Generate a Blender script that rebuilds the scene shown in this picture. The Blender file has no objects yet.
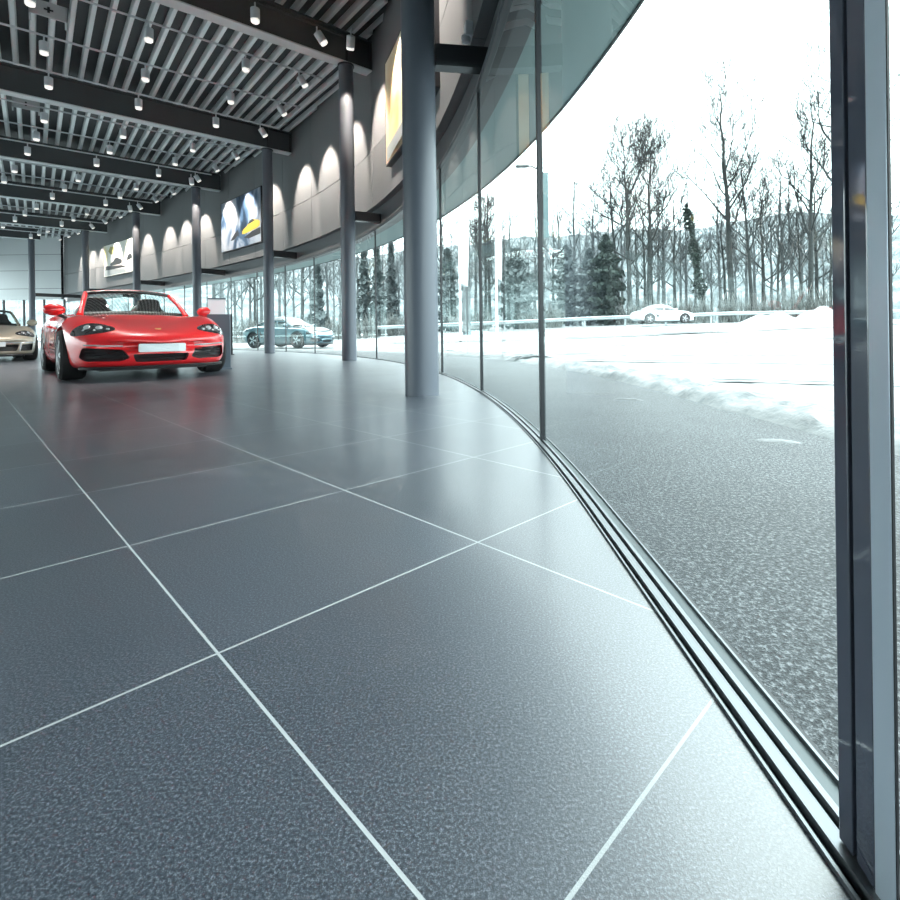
import bpy, bmesh, math, random
from mathutils import Vector, Matrix, noise
from mathutils.bvhtree import BVHTree

SC = bpy.context.scene
COL = SC.collection
PI = math.pi
rnd = random.Random(7)

# ------------------------------------------------------------------ camera
F_PX, CX, CY, ROLL, CAM_H = 513.03, 464.68, 332.59, -0.0124, 0.55
cd = bpy.data.cameras.new('camera')
cam = bpy.data.objects.new('camera', cd)
COL.objects.link(cam)
cd.sensor_fit = 'HORIZONTAL'
cd.sensor_width = 36.0
cd.lens = F_PX / 900 * 36
cd.shift_x = (450 - CX) / 900
cd.shift_y = (CY - 450) / 900
cd.clip_start = 0.02
cd.clip_end = 900
c_, s_ = math.cos(ROLL), math.sin(ROLL)
cam.matrix_world = Matrix(((c_, -s_, 0, 0), (0, 0, -1, 0), (s_, c_, 0, CAM_H), (0, 0, 0, 1)))
SC.camera = cam

# ------------------------------------------------------------------ world, exposure
SKY = 14.5
W = bpy.data.worlds.new('overcast')
SC.world = W
W.use_nodes = True
wn = W.node_tree.nodes
wl = W.node_tree.links
wn.clear()
wo = wn.new('ShaderNodeOutputWorld')
wb = wn.new('ShaderNodeBackground')
tc = wn.new('ShaderNodeTexCoord')
sx = wn.new('ShaderNodeSeparateXYZ')
cr = wn.new('ShaderNodeValToRGB')
cr.color_ramp.elements[0].position = 0.0
# overcast sky: the zenith is about three times as bright as the horizon
cr.color_ramp.elements[0].color = (0.308, 0.327, 0.337, 1)
cr.color_ramp.elements[1].position = 1.0
cr.color_ramp.elements[1].color = (0.965, 0.995, 1.0, 1)
wl.new(tc.outputs['Generated'], sx.inputs[0])
wl.new(sx.outputs['Z'], cr.inputs[0])
wl.new(cr.outputs[0], wb.inputs[0])
wb.inputs[1].default_value = SKY
wl.new(wb.outputs[0], wo.inputs[0])
SC.view_settings.view_transform = 'Standard'
SC.view_settings.look = 'None'
SC.view_settings.gamma = 1
SC.view_settings.use_curve_mapping = False
SC.view_settings.exposure = 0.0

WASH_W = 950     # wall washers
CAR_W = 950      # spotlights above the cars


# ------------------------------------------------------------------ materials
def mat(name, col, rough=0.5, metal=0.0, spec=0.5, coat=0.0, emit=None, estr=0.0):
    m = bpy.data.materials.new(name)
    m.use_nodes = True
    b = m.node_tree.nodes['Principled BSDF']
    b.inputs['Base Color'].default_value = (*col, 1)
    b.inputs['Roughness'].default_value = rough
    b.inputs['Metallic'].default_value = metal
    b.inputs['Specular IOR Level'].default_value = spec
    b.inputs['Coat Weight'].default_value = coat
    b.inputs['Coat Roughness'].default_value = 0.03
    if emit:
        b.inputs['Emission Color'].default_value = (*emit, 1)
        b.inputs['Emission Strength'].default_value = estr
    return m


class NT:
    """tiny node helper"""
    def __init__(self, m):
        self.m = m
        self.t = m.node_tree
        self.b = self.t.nodes.get('Principled BSDF')

    def n(self, kind, **kw):
        x = self.t.nodes.new(kind)
        for k, v in kw.items():
            setattr(x, k, v)
        return x

    def l(self, a, b):
        self.t.links.new(a, b)

    def math(self, op, a, b=None, c=None):
        x = self.n('ShaderNodeMath', operation=op)
        for i, v in enumerate((a, b, c)):
            if v is None:
                continue
            if isinstance(v, (int, float)):
                x.inputs[i].default_value = v
            else:
                self.l(v, x.inputs[i])
        return x.outputs[0]

    def noise(self, vec, scale, detail=3, rough=0.5):
        x = self.n('ShaderNodeTexNoise')
        x.inputs['Scale'].default_value = scale
        x.inputs['Detail'].default_value = detail
        x.inputs['Roughness'].default_value = rough
        if vec is not None:
            self.l(vec, x.inputs['Vector'])
        return x.outputs['Fac']

    def ramp(self, fac, stops):
        x = self.n('ShaderNodeValToRGB')
        e = x.color_ramp.elements
        while len(e) < len(stops):
            e.new(0.5)
        for i, (p, c) in enumerate(stops):
            e[i].position = p
            e[i].color = (*c, 1) if len(c) == 3 else c
        self.l(fac, x.inputs[0])
        return x.outputs[0]

    def mix(self, fac, a, b):
        x = self.n('ShaderNodeMix', data_type='RGBA')
        if isinstance(fac, (int, float)):
            x.inputs[0].default_value = fac
        else:
            self.l(fac, x.inputs[0])
        for i, v in ((6, a), (7, b)):
            if isinstance(v, tuple):
                x.inputs[i].default_value = (*v, 1)
            else:
                self.l(v, x.inputs[i])
        return x.outputs[2]

    def bump(self, h, strength, dist):
        x = self.n('ShaderNodeBump')
        x.inputs['Strength'].default_value = strength
        x.inputs['Distance'].default_value = dist
        self.l(h, x.inputs['Height'])
        self.l(x.outputs[0], self.b.inputs['Normal'])

    def obj(self):
        return self.n('ShaderNodeTexCoord').outputs['Object']


M = {}
TILE_YAW, TILE_S, TILE_O = 0.7799, 0.6495, (-0.4343, 0.8885)


def make_floor_mat():
    m = mat('granite tiles', (0.08, 0.09, 0.105), 0.3)
    t = NT(m)
    o = t.obj()
    s = t.n('ShaderNodeSeparateXYZ')
    t.l(o, s.inputs[0])
    dx = t.math('SUBTRACT', s.outputs[0], TILE_O[0])
    dy = t.math('SUBTRACT', s.outputs[1], TILE_O[1])
    cy, sy = math.cos(TILE_YAW), math.sin(TILE_YAW)
    i = t.math('DIVIDE', t.math('ADD', t.math('MULTIPLY', dx, -sy), t.math('MULTIPLY', dy, cy)), TILE_S)
    j = t.math('DIVIDE', t.math('ADD', t.math('MULTIPLY', dx, cy), t.math('MULTIPLY', dy, sy)), TILE_S)

    def edge(v):
        f = t.math('FRACT', t.math('ADD', v, 0.5))
        return t.math('ABSOLUTE', t.math('SUBTRACT', f, 0.5))
    d = t.math('MINIMUM', edge(i), edge(j))
    g = t.math('LESS_THAN', d, 0.0036 / TILE_S * 0.5 * 1.35)
    cb = t.n('ShaderNodeCombineXYZ')
    t.l(t.math('FLOOR', i), cb.inputs[0])
    t.l(t.math('FLOOR', j), cb.inputs[1])
    wnz = t.n('ShaderNodeTexWhiteNoise', noise_dimensions='2D')
    t.l(cb.outputs[0], wnz.inputs['Vector'])
    tv = t.math('MULTIPLY_ADD', wnz.outputs[0], 0.30, 0.85)
    n1 = t.noise(o, 260, 3, 0.6)
    n2 = t.noise(o, 620, 2, 0.6)
    n3 = t.noise(o, 3.0, 4, 0.6)
    sp = t.math('ADD', t.math('MULTIPLY', n1, 0.6), t.math('MULTIPLY', n2, 0.4))
    col = t.ramp(sp, [(0.33, (0.006, 0.008, 0.012)), (0.5, (0.043, 0.053, 0.071)), (0.66, (0.19, 0.212, 0.245))])
    vm = t.n('ShaderNodeVectorMath', operation='SCALE')
    t.l(col, vm.inputs[0])
    t.l(t.math('MULTIPLY', tv, t.math('MULTIPLY_ADD', n3, 0.3, 0.85)), vm.inputs['Scale'])
    base = t.mix(g, vm.outputs[0], (0.38, 0.40, 0.41))
    t.l(base, t.b.inputs['Base Color'])
    r = t.math('MULTIPLY_ADD', n3, 0.08, 0.32)
    r = t.math('ADD', r, t.math('MULTIPLY', g, 0.5))
    t.l(r, t.b.inputs['Roughness'])
    t.b.inputs['Specular IOR Level'].default_value = 1.0
    t.b.inputs['IOR'].default_value = 1.62
    t.b.inputs['Coat Weight'].default_value = 0.30
    t.b.inputs['Coat Roughness'].default_value = 0.18
    t.b.inputs['Coat IOR'].default_value = 1.55
    h = t.math('SUBTRACT', sp, t.math('MULTIPLY', g, 0.5))
    t.bump(h, 0.4, 0.0014)
    return m


def make_asphalt():
    m = mat('asphalt', (0.05, 0.05, 0.05), 0.7)
    t = NT(m)
    o = t.obj()
    n1 = t.noise(o, 95, 3, 0.7)
    n2 = t.noise(o, 1.1, 4, 0.6)
    n3 = t.noise(o, 240, 2, 0.7)
    sp = t.math('ADD', t.math('MULTIPLY', n1, 0.65), t.math('MULTIPLY', n3, 0.35))
    c = t.ramp(sp, [(0.38, (0.004, 0.005, 0.007)), (0.5, (0.030, 0.034, 0.038)), (0.62, (0.17, 0.18, 0.19))])
    vm = t.n('ShaderNodeVectorMath', operation='SCALE')
    t.l(c, vm.inputs[0])
    t.l(t.math('MULTIPLY_ADD', n2, 1.0, 0.55), vm.inputs['Scale'])
    t.l(vm.outputs[0], t.b.inputs['Base Color'])
    t.bump(sp, 0.8, 0.012)
    return m


def make_snow():
    m = mat('snow', (0.83, 0.87, 0.9), 0.7)
    t = NT(m)
    o = t.obj()
    n = t.noise(o, 5, 5, 0.6)
    at = t.n('ShaderNodeAttribute')
    at.attribute_name = 'dirt'
    lump_shade = t.ramp(t.noise(o, 6, 5, 0.6), [(0.38, (1, 1, 1)), (0.54, (0, 0, 0))])  # grey patches paint the shading of the ploughed lumps into the snow colour
    clean = t.ramp(n, [(0.32, (0.12, 0.13, 0.137)), (0.5, (0.19, 0.197, 0.2))])
    t.l(t.mix(t.math('MULTIPLY', at.outputs['Fac'], lump_shade), clean, (0.05, 0.058, 0.064)), t.b.inputs['Base Color'])
    t.bump(n, 0.5, 0.05)
    return m


def make_slush():
    m = mat('slush', (0.2, 0.2, 0.2), 0.8)
    t = NT(m)
    o = t.obj()
    mp = t.n('ShaderNodeMapping')
    mp.inputs['Scale'].default_value = (0.35, 3.0, 1)
    t.l(o, mp.inputs[0])
    n = t.noise(mp.outputs[0], 1.5, 5, 0.7)
    t.l(t.ramp(n, [(0.46, (0.010, 0.012, 0.013)), (0.72, (0.16, 0.17, 0.175))]), t.b.inputs['Base Color'])
    return m


def make_glass(name, tint):
    m = bpy.data.materials.new(name)
    m.use_nodes = True
    t = NT(m)
    t.t.nodes.clear()
    out = t.n('ShaderNodeOutputMaterial')
    tr = t.n('ShaderNodeBsdfTransparent')
    tr.inputs[0].default_value = (*tint, 1)
    gl = t.n('ShaderNodeBsdfGlossy')
    gl.inputs['Roughness'].default_value = 0.0
    gl.inputs[0].default_value = (0.9, 0.97, 0.96, 1)
    ge = t.n('ShaderNodeNewGeometry')
    dt = t.n('ShaderNodeVectorMath', operation='DOT_PRODUCT')
    t.l(ge.outputs['Normal'], dt.inputs[0])
    t.l(ge.outputs['Incoming'], dt.inputs[1])
    c = t.math('ABSOLUTE', dt.outputs['Value'])
    f = t.math('POWER', t.math('SUBTRACT', 1.0, c), 5)
    f = t.math('MULTIPLY_ADD', f, 0.85, 0.05)
    mx = t.n('ShaderNodeMixShader')
    t.l(f, mx.inputs[0])
    t.l(tr.outputs[0], mx.inputs[1])
    t.l(gl.outputs[0], mx.inputs[2])
    t.l(mx.outputs[0], out.inputs[0])
    return m


def make_forest():
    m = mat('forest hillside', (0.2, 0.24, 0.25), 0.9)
    t = NT(m)
    o = t.obj()
    mp = t.n('ShaderNodeMapping')
    mp.inputs['Scale'].default_value = (1, 1, 0.35)
    t.l(o, mp.inputs[0])
    n = t.noise(mp.outputs[0], 0.32, 6, 0.75)
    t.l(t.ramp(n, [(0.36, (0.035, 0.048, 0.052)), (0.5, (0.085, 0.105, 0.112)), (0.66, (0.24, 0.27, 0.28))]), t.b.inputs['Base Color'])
    return m


def make_bark(name, a, b, sc=6):
    m = mat(name, a, 0.9)
    t = NT(m)
    n = t.noise(t.obj(), sc, 4, 0.6)
    t.l(t.ramp(n, [(0.35, a), (0.7, b)]), t.b.inputs['Base Color'])
    return m


def make_poster(name, stops, scale, dist):
    m = mat(name, (0.5, 0.5, 0.5), 0.45)
    t = NT(m)
    mp = t.n('ShaderNodeMapping')
    mp.inputs['Scale'].default_value = (1, 1, 0.6)
    t.l(t.obj(), mp.inputs[0])
    x = t.n('ShaderNodeTexNoise')
    x.inputs['Scale'].default_value = scale
    x.inputs['Detail'].default_value = 4
    x.inputs['Distortion'].default_value = dist
    t.l(mp.outputs[0], x.inputs['Vector'])
    t.l(t.ramp(x.outputs['Fac'], stops), t.b.inputs['Base Color'])
    return m


M['floor'] = make_floor_mat()
M['asphalt'] = make_asphalt()
M['snow'] = make_snow()
M['slush'] = make_slush()
M['glass'] = make_glass('facade glass', (0.755, 0.868, 0.86))
M['carglass'] = make_glass('windscreen glass', (0.84, 0.90, 0.89))
M['forest'] = make_forest()
M['steel'] = mat('painted column steel', (0.10, 0.115, 0.14), 0.36)
M['beam'] = mat('painted beam steel', (0.055, 0.062, 0.066), 0.27, 0.0, 0.9)
M['flange'] = mat('pale beam underside', (0.62, 0.67, 0.68), 0.4)  # window light reflected under the beams is put into this pale colour
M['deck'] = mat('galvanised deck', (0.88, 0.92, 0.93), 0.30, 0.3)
M['trough'] = mat('acoustic trough', (0.025, 0.03, 0.033), 0.5)  # deck is one metal; shade of its recesses is put into this colour
M['wallpanel'] = mat('wall panel', (0.155, 0.163, 0.17), 0.6)
M['fascia'] = mat('fascia metal', (0.10, 0.108, 0.115), 0.45)
M['endwall'] = mat('pale end wall', (0.50, 0.53, 0.54), 0.6)
M['darkwall'] = mat('dark wall', (0.16, 0.17, 0.18), 0.7)
M['soffit'] = mat('canopy soffit', (0.28, 0.375, 0.375), 0.6)
M['dark'] = mat('black rubber', (0.012, 0.013, 0.016), 0.5)
M['blackmetal'] = mat('black metal', (0.02, 0.022, 0.026), 0.35)
M['rail'] = mat('brushed aluminium', (0.19, 0.205, 0.22), 0.4, 0.6)
M['railgrey'] = mat('grey threshold', (0.07, 0.085, 0.09), 0.4, 0.3)
M['post'] = mat('anodised post', (0.075, 0.085, 0.115), 0.06, 0.0, 1.0, 0.5)
M['postlight'] = mat('satin steel edge', (0.62, 0.70, 0.78), 0.3, 0.3)
M['lampbody'] = mat('lamp grey', (0.62, 0.65, 0.68), 0.45)
M['lens'] = mat('lit lens', (0.9, 0.88, 0.84), 0.4, emit=(1, 0.95, 0.88), estr=0.9)
M['red'] = mat('red car paint', (0.80, 0.018, 0.024), 0.35, 0.0, 0.5, 1.0)
M['beige'] = mat('beige car paint', (0.48, 0.42, 0.33), 0.3, 0.2, 0.5, 1.0)
M['teal'] = mat('teal car paint', (0.07, 0.155, 0.19), 0.3, 0.3, 0.5, 1.0)
M['whitecar'] = mat('white car paint', (0.55, 0.6, 0.62), 0.35, 0.0, 0.5, 0.6)
M['rubber'] = mat('tyre rubber', (0.012, 0.012, 0.013), 0.75)
M['alloy'] = mat('wheel alloy', (0.45, 0.46, 0.48), 0.3, 0.8)
M['chrome'] = mat('chrome', (0.8, 0.82, 0.84), 0.12, 1.0)
M['blackplastic'] = mat('black plastic', (0.018, 0.018, 0.02), 0.4)
M['leather'] = mat('black leather', (0.02, 0.02, 0.022), 0.5)
M['lampglass'] = mat('headlamp glass', (0.03, 0.032, 0.035), 0.06, 0.0, 0.8, 1.0)
M['led'] = mat('headlamp reflector', (0.85, 0.88, 0.9), 0.15, 0.6)
M['plate'] = mat('plate silver', (0.74, 0.78, 0.80), 0.35)
M['gold'] = mat('gold crest', (0.75, 0.52, 0.18), 0.3, 0.7)
M['stand'] = mat('stand grey', (0.10, 0.125, 0.155), 0.45)
M['paper'] = mat('paper white', (0.80, 0.80, 0.84), 0.6)
M['silver'] = mat('silver trim', (0.62, 0.65, 0.67), 0.3, 0.5)
M['bark'] = make_bark('grey bark', (0.009, 0.012, 0.012), (0.03, 0.035, 0.035))
M['bark2'] = make_bark('pale bark', (0.03, 0.037, 0.039), (0.09, 0.10, 0.105))  # lighter tone puts the distance haze into the bark colour
M['ivy'] = make_bark('ivy leaves', (0.008, 0.018, 0.014), (0.03, 0.045, 0.037), 3)
M['conifer'] = make_bark('snowy conifer', (0.022, 0.035, 0.035), (0.12, 0.145, 0.15), 1.5)
M['shrub'] = make_bark('bare shrub', (0.05, 0.056, 0.053), (0.2, 0.215, 0.21), 2)
M['galv'] = mat('galvanised rail', (0.32, 0.36, 0.37), 0.5, 0.3)
M['flag'] = mat('white flag cloth', (0.85, 0.88, 0.9), 0.8)
M['pole'] = mat('white pole', (0.8, 0.83, 0.85), 0.4)
M['banner'] = mat('teal banner', (0.10, 0.16, 0.17), 0.6)
M['lamppole'] = mat('street lamp grey', (0.07, 0.08, 0.085), 0.5)
M['poster_blue'] = make_poster('winter poster', [(0.36, (0.01, 0.025, 0.05)), (0.46, (0.06, 0.12, 0.21)), (0.55, (0.30, 0.36, 0.44)), (0.72, (0.5, 0.53, 0.58))], 1.1, 1.0)
M['poster_white'] = make_poster('autumn poster', [(0.24, (0.30, 0.28, 0.10)), (0.34, (0.66, 0.60, 0.30)), (0.44, (0.88, 0.87, 0.78)), (0.8, (0.95, 0.95, 0.93))], 0.9, 0.6)
M['poster_orange'] = make_poster('sunset poster', [(0.35, (0.75, 0.38, 0.12)), (0.50, (0.9, 0.74, 0.5)), (0.65, (0.95, 0.92, 0.86))], 0.8, 0.4)
M['yellow'] = mat('poster yellow', (0.50, 0.38, 0.05), 0.5)
M['foliage'] = mat('poster foliage', (0.45, 0.40, 0.16), 0.5)
M['inkdark'] = mat('poster ink', (0.025, 0.03, 0.035), 0.5)
M['inkgrey'] = mat('poster grey', (0.33, 0.37, 0.38), 0.5)
M['sensor'] = mat('sensor grey', (0.8, 0.84, 0.88), 0.4)


# ------------------------------------------------------------------ mesh helpers
class MB:
    def __init__(self):
        self.v, self.f, self.mi = [], [], []

    def add(self, vs, fs, mi=0):
        o = len(self.v)
        self.v += [tuple(p) for p in vs]
        self.f += [tuple(i + o for i in q) for q in fs]
        self.mi += [mi] * len(fs)
        return self

    def box(self, x0, x1, y0, y1, z0, z1, mi=0, mtx=None):
        vs = [Vector((x, y, z)) for z in (z0, z1) for y in (y0, y1) for x in (x0, x1)]
        if mtx is not None:
            vs = [mtx @ p for p in vs]
        return self.add(vs, [(0, 2, 3, 1), (4, 5, 7, 6), (0, 1, 5, 4), (2, 6, 7, 3), (0, 4, 6, 2), (1, 3, 7, 5)], mi)

    def obox(self, c, ax, hx, hy, z0, z1, mi=0):
        """box centred on c=(x,y), x axis along unit ax"""
        a = Vector((ax[0], ax[1], 0)).normalized()
        b = Vector((-a.y, a.x, 0))
        vs = [Vector((c[0], c[1], z)) + a * sx * hx + b * sy * hy for z in (z0, z1) for sy in (-1, 1) for sx in (-1, 1)]
        return self.add(vs, [(0, 2, 3, 1), (4, 5, 7, 6), (0, 1, 5, 4), (2, 6, 7, 3), (0, 4, 6, 2), (1, 3, 7, 5)], mi)

    def tube(self, pts, rad, n=8, caps=True, mi=0, up=None):
        pts = [Vector(p) for p in pts]
        if not isinstance(rad, (list, tuple)):
            rad = [rad] * len(pts)
        rings = []
        ref = Vector(up) if up else Vector((0.31, 0.17, 0.93))
        for i, p in enumerate(pts):
            d = (pts[min(i + 1, len(pts) - 1)] - pts[max(i - 1, 0)]).normalized()
            if abs(d.dot(ref)) > 0.97:
                ref = Vector((1, 0.1, 0.05))
            u = (ref - d * ref.dot(d)).normalized()
            w = d.cross(u)
            rings.append([p + (u * math.cos(2 * PI * k / n) + w * math.sin(2 * PI * k / n)) * rad[i] for k in range(n)])
        vs = [q for r in rings for q in r]
        fs = []
        for i in range(len(pts) - 1):
            for k in range(n):
                a, b = i * n + k, i * n + (k + 1) % n
                fs.append((a, b, b + n, a + n))
        if caps:
            fs.append(tuple(range(n))[::-1])
            fs.append(tuple((len(pts) - 1) * n + k for k in range(n)))
        return self.add(vs, fs, mi)

    def lathe(self, prof, n=24, mtx=None, mi=0, closed=False):
        """prof of (r, z); axis z"""
        vs = []
        for r, z in prof:
            for k in range(n):
                a = 2 * PI * k / n
                p = Vector((r * math.cos(a), r * math.sin(a), z))
                vs.append(mtx @ p if mtx is not None else p)
        fs = []
        L = len(prof)
        for i in range(L if closed else L - 1):
            for k in range(n):
                a, b = i * n + k, i * n + (k + 1) % n
                c, d = ((i + 1) % L) * n + (k + 1) % n, ((i + 1) % L) * n + k
                fs.append((a, b, c, d))
        if not closed:
            if prof[0][0] > 1e-6:
                fs.append(tuple(range(n))[::-1])
            if prof[-1][0] > 1e-6:
                fs.append(tuple((L - 1) * n + k for k in range(n)))
        return self.add(vs, fs, mi)

    def prism(self, outline, fn, d0, d1, mi=0):
        """outline list of (a,b); fn(a,b,d)->xyz"""
        n = len(outline)
        vs = [fn(a, b, d0) for a, b in outline] + [fn(a, b, d1) for a, b in outline]
        fs = [tuple(range(n))[::-1], tuple(range(n, 2 * n))]
        fs += [(i, (i + 1) % n, n + (i + 1) % n, n + i) for i in range(n)]
        return self.add(vs, fs, mi)

    def build(self, name, mats, parent=None, smooth=False, bevel=0.0, recalc=True):
        me = bpy.data.meshes.new(name)
        me.from_pydata(self.v, [], self.f)
        if not isinstance(mats, (list, tuple)):
            mats = [mats]
        for m in mats:
            me.materials.append(m)
        for p, i in zip(me.polygons, self.mi):
            p.material_index = i
        if recalc:
            bm = bmesh.new()
            bm.from_mesh(me)
            bmesh.ops.recalc_face_normals(bm, faces=bm.faces)
            bm.to_mesh(me)
            bm.free()
        if smooth:
            for p in me.polygons:
                p.use_smooth = True
            try:
                me.set_sharp_from_angle(angle=math.radians(38))
            except Exception:
                pass
        o = bpy.data.objects.new(name, me)
        COL.objects.link(o)
        if parent is not None:
            o.parent = parent
        if bevel:
            md = o.modifiers.new('bevel', 'BEVEL')
            md.width = bevel
            md.segments = 2
            md.limit_method = 'ANGLE'
        return o


def tag(o, label=None, cat=None, group=None, kind=None):
    if label:
        o['label'] = label
    if cat:
        o['category'] = cat
    if group:
        o['group'] = group
    if kind:
        o['kind'] = kind
    return o


def thing(name, label, cat, loc=(0, 0, 0), rz=0.0, group=None):
    o = bpy.data.objects.new(name, None)
    COL.objects.link(o)
    o.empty_display_size = 0.1
    o.location = loc
    o.rotation_euler = (0, 0, rz)
    return tag(o, label, cat, group)


def copy_tree(o, parent=None):
    c = o.copy()
    COL.objects.link(c)
    if parent is not None:
        c.parent = parent
    for ch in list(o.children):
        copy_tree(ch, c)
    return c


def struct(o, label=None, cat=None):
    return tag(o, label, cat, None, 'structure')


# ------------------------------------------------------------------ the facade curve
def lerp_tab(x, tab):
    if x <= tab[0][0]:
        return tab[0][1]
    for (x0, y0), (x1, y1) in zip(tab, tab[1:]):
        if x <= x1:
            return y0 + (y1 - y0) * (x - x0) / (x1 - x0)
    return tab[-1][1]


TH_TAB = [(-20, 0), (0, 0), (12.4, 34), (18, 45), (24, 50), (45, 56)]
DS = 0.02
_S, _TH, _X, _Y = [], [], [], []
x_, y_, s0_ = 0.0, 0.0, -12.0
k = 0
while s0_ + k * DS < 46:
    s = s0_ + k * DS
    th = math.radians(lerp_tab(s, TH_TAB))
    _S.append(s); _TH.append(th); _X.append(x_); _Y.append(y_)
    x_ -= math.sin(th) * DS
    y_ += math.cos(th) * DS
    k += 1
i0 = int(round(12.0 / DS))
ox_, oy_ = 0.36 - _X[i0], 1.5 - _Y[i0]
_X = [a + ox_ for a in _X]
_Y = [a + oy_ for a in _Y]


def fac(s, off=0.0, z=0.0):
    f = (s + 12.0) / DS
    i = max(0, min(len(_S) - 2, int(f)))
    u = f - i
    th = _TH[i] + (_TH[i + 1] - _TH[i]) * u
    return Vector((_X[i] + (_X[i + 1] - _X[i]) * u + math.cos(th) * off,
                   _Y[i] + (_Y[i + 1] - _Y[i]) * u + math.sin(th) * off, z))


def fac_th(s):
    return math.radians(lerp_tab(s, TH_TAB))


def near_fac(x, y):
    best = min(range(0, len(_S), 5), key=lambda i: (_X[i] - x) ** 2 + (_Y[i] - y) ** 2)
    i = min(range(max(0, best - 6), min(len(_S), best + 7)), key=lambda i: (_X[i] - x) ** 2 + (_Y[i] - y) ** 2)
    return _S[i], (x - _X[i]) * math.cos(_TH[i]) + (y - _Y[i]) * math.sin(_TH[i])


def sweep(mb, s0, s1, prof, step=0.4, mi=0):
    """closed profile of (off, z) swept along the facade"""
    n = max(1, int(math.ceil((s1 - s0) / step)))
    m = len(prof)
    vs = []
    for i in range(n + 1):
        s = s0 + (s1 - s0) * i / n
        vs += [fac(s, o, z) for o, z in prof]
    fs = []
    for i in range(n):
        for k in range(m):
            a, b = i * m + k, i * m + (k + 1) % m
            fs.append((a, b, b + m, a + m))
    fs.append(tuple(range(m)))
    fs.append(tuple(n * m + k for k in range(m))[::-1])
    mb.add(vs, fs, mi)


def rect(o0, o1, z0, z1):
    return [(o0, z0), (o1, z0), (o1, z1), (o0, z1)]


S_MIN, S_MAX = -9.5, 41.6
HEAD, WALL_Z, ROOF_Z, BEAM_Z = 2.77, 3.28, 6.80, 6.15
P_END = fac(S_MAX)
Y_END = P_END.y
Y_BACK = fac(S_MIN).y
LEFT_A = Vector((-31.5, Y_END, 0))       # left wall, far end
LEFT_B = Vector((-17.0, Y_BACK, 0))      # left wall, near end


def floor_outline(off=0.0, step=0.5):
    pts = []
    n = int((S_MAX - S_MIN) / step)
    for i in range(n + 1):
        pts.append(fac(S_MIN + (S_MAX - S_MIN) * i / n, off))
    pts += [LEFT_A.copy(), LEFT_B.copy()]
    return [(p.x, p.y) for p in pts]


# floor
mb = MB()
ol = floor_outline(0.012)
mb.add([(x, y, 0.0) for x, y in ol] + [(x, y, -0.18) for x, y in ol],
       [tuple(range(len(ol))), tuple(range(len(ol), 2 * len(ol)))[::-1]] +
       [(i, len(ol) + i, len(ol) + (i + 1) % len(ol), (i + 1) % len(ol)) for i in range(len(ol))])
struct(mb.build('floor', M['floor']), 'dark blue grey granite tile floor with pale diagonal joints', 'floor')

# roof slab
mb = MB()
ol = floor_outline(0.9)
mb.add([(x, y, ROOF_Z + 0.2) for x, y in ol] + [(x, y, ROOF_Z + 0.5) for x, y in ol],
       [tuple(range(len(ol)))[::-1], tuple(range(len(ol), 2 * len(ol)))] +
       [(i, len(ol) + i, len(ol) + (i + 1) % len(ol), (i + 1) % len(ol)) for i in range(len(ol))])
roof = mb.build('roof', M['darkwall'])
struct(roof)

# directions of the steel frame
BA = math.radians(40)
BV = Vector((math.cos(BA), math.sin(BA), 0))     # towards the curved wall
RV = Vector((-BV.y, BV.x, 0))                    # along the hall, away


def inside(p):
    if not (Y_BACK + 0.05 < p.y < Y_END - 0.05):
        return False
    t = (p.y - LEFT_B.y) / (LEFT_A.y - LEFT_B.y)
    if p.x < LEFT_B.x + (LEFT_A.x - LEFT_B.x) * t + 0.05:
        return False
    f = 0
    lo, hi = 0, len(_Y) - 1
    while hi - lo > 1:
        md = (lo + hi) // 2
        if _Y[md] < p.y:
            lo = md
        else:
            hi = md
    return p.x < _X[lo] + 0.03


def span(origin, d, lo=-45.0, hi=45.0, step=0.05):
    """first and last parameter along origin+d*t that lies inside the hall"""
    a = b = None
    t = lo
    while t <= hi:
        if inside(origin + d * t):
            if a is None:
                a = t
            b = t
        t += step
    return a, b


# corrugated ceiling deck
mb = MB()
PITCH = 0.30
nb = int(60 / PITCH)
b_ = -36.0
while b_ < 12:
    sp_ = span(BV * (b_ + PITCH / 2), RV, step=0.1)
    if sp_[0] is not None and sp_[1] - sp_[0] > 0.4:
        r0, r1 = sp_
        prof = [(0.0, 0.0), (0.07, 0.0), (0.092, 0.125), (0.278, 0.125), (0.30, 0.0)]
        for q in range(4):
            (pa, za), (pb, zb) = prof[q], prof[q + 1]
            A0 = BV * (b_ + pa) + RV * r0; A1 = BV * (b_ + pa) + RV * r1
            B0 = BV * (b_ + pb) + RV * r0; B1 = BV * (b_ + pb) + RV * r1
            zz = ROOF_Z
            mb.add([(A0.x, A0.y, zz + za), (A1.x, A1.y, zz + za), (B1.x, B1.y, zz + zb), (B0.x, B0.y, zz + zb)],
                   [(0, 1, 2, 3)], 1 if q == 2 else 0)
    b_ += PITCH
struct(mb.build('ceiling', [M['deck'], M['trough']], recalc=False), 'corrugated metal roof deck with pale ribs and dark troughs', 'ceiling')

# right-hand curved wall: panels with open joints
MULL = [1.05 + 2.22 * i for i in range(-5, 19)]
MULL = [m_ for m_ in MULL if S_MIN < m_ < S_MAX]
mb = MB()
edges = [S_MIN] + MULL + [S_MAX]
for a, b in zip(edges, edges[1:]):
    sweep(mb, a + 0.006, b - 0.006, rect(0.0, 0.128, WALL_Z, 4.49), 0.3, 0)
    sweep(mb, a + 0.006, b - 0.006, rect(0.0, 0.128, 4.505, ROOF_Z + 0.15), 0.3, 0)
sweep(mb, S_MIN, S_MAX, rect(0.128, 0.30, WALL_Z, ROOF_Z + 0.15), 0.4, 1)
struct(mb.build('wall_right', [M['wallpanel'], M['dark']]), 'curved grey panel wall above the glazing', 'wall')

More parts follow.
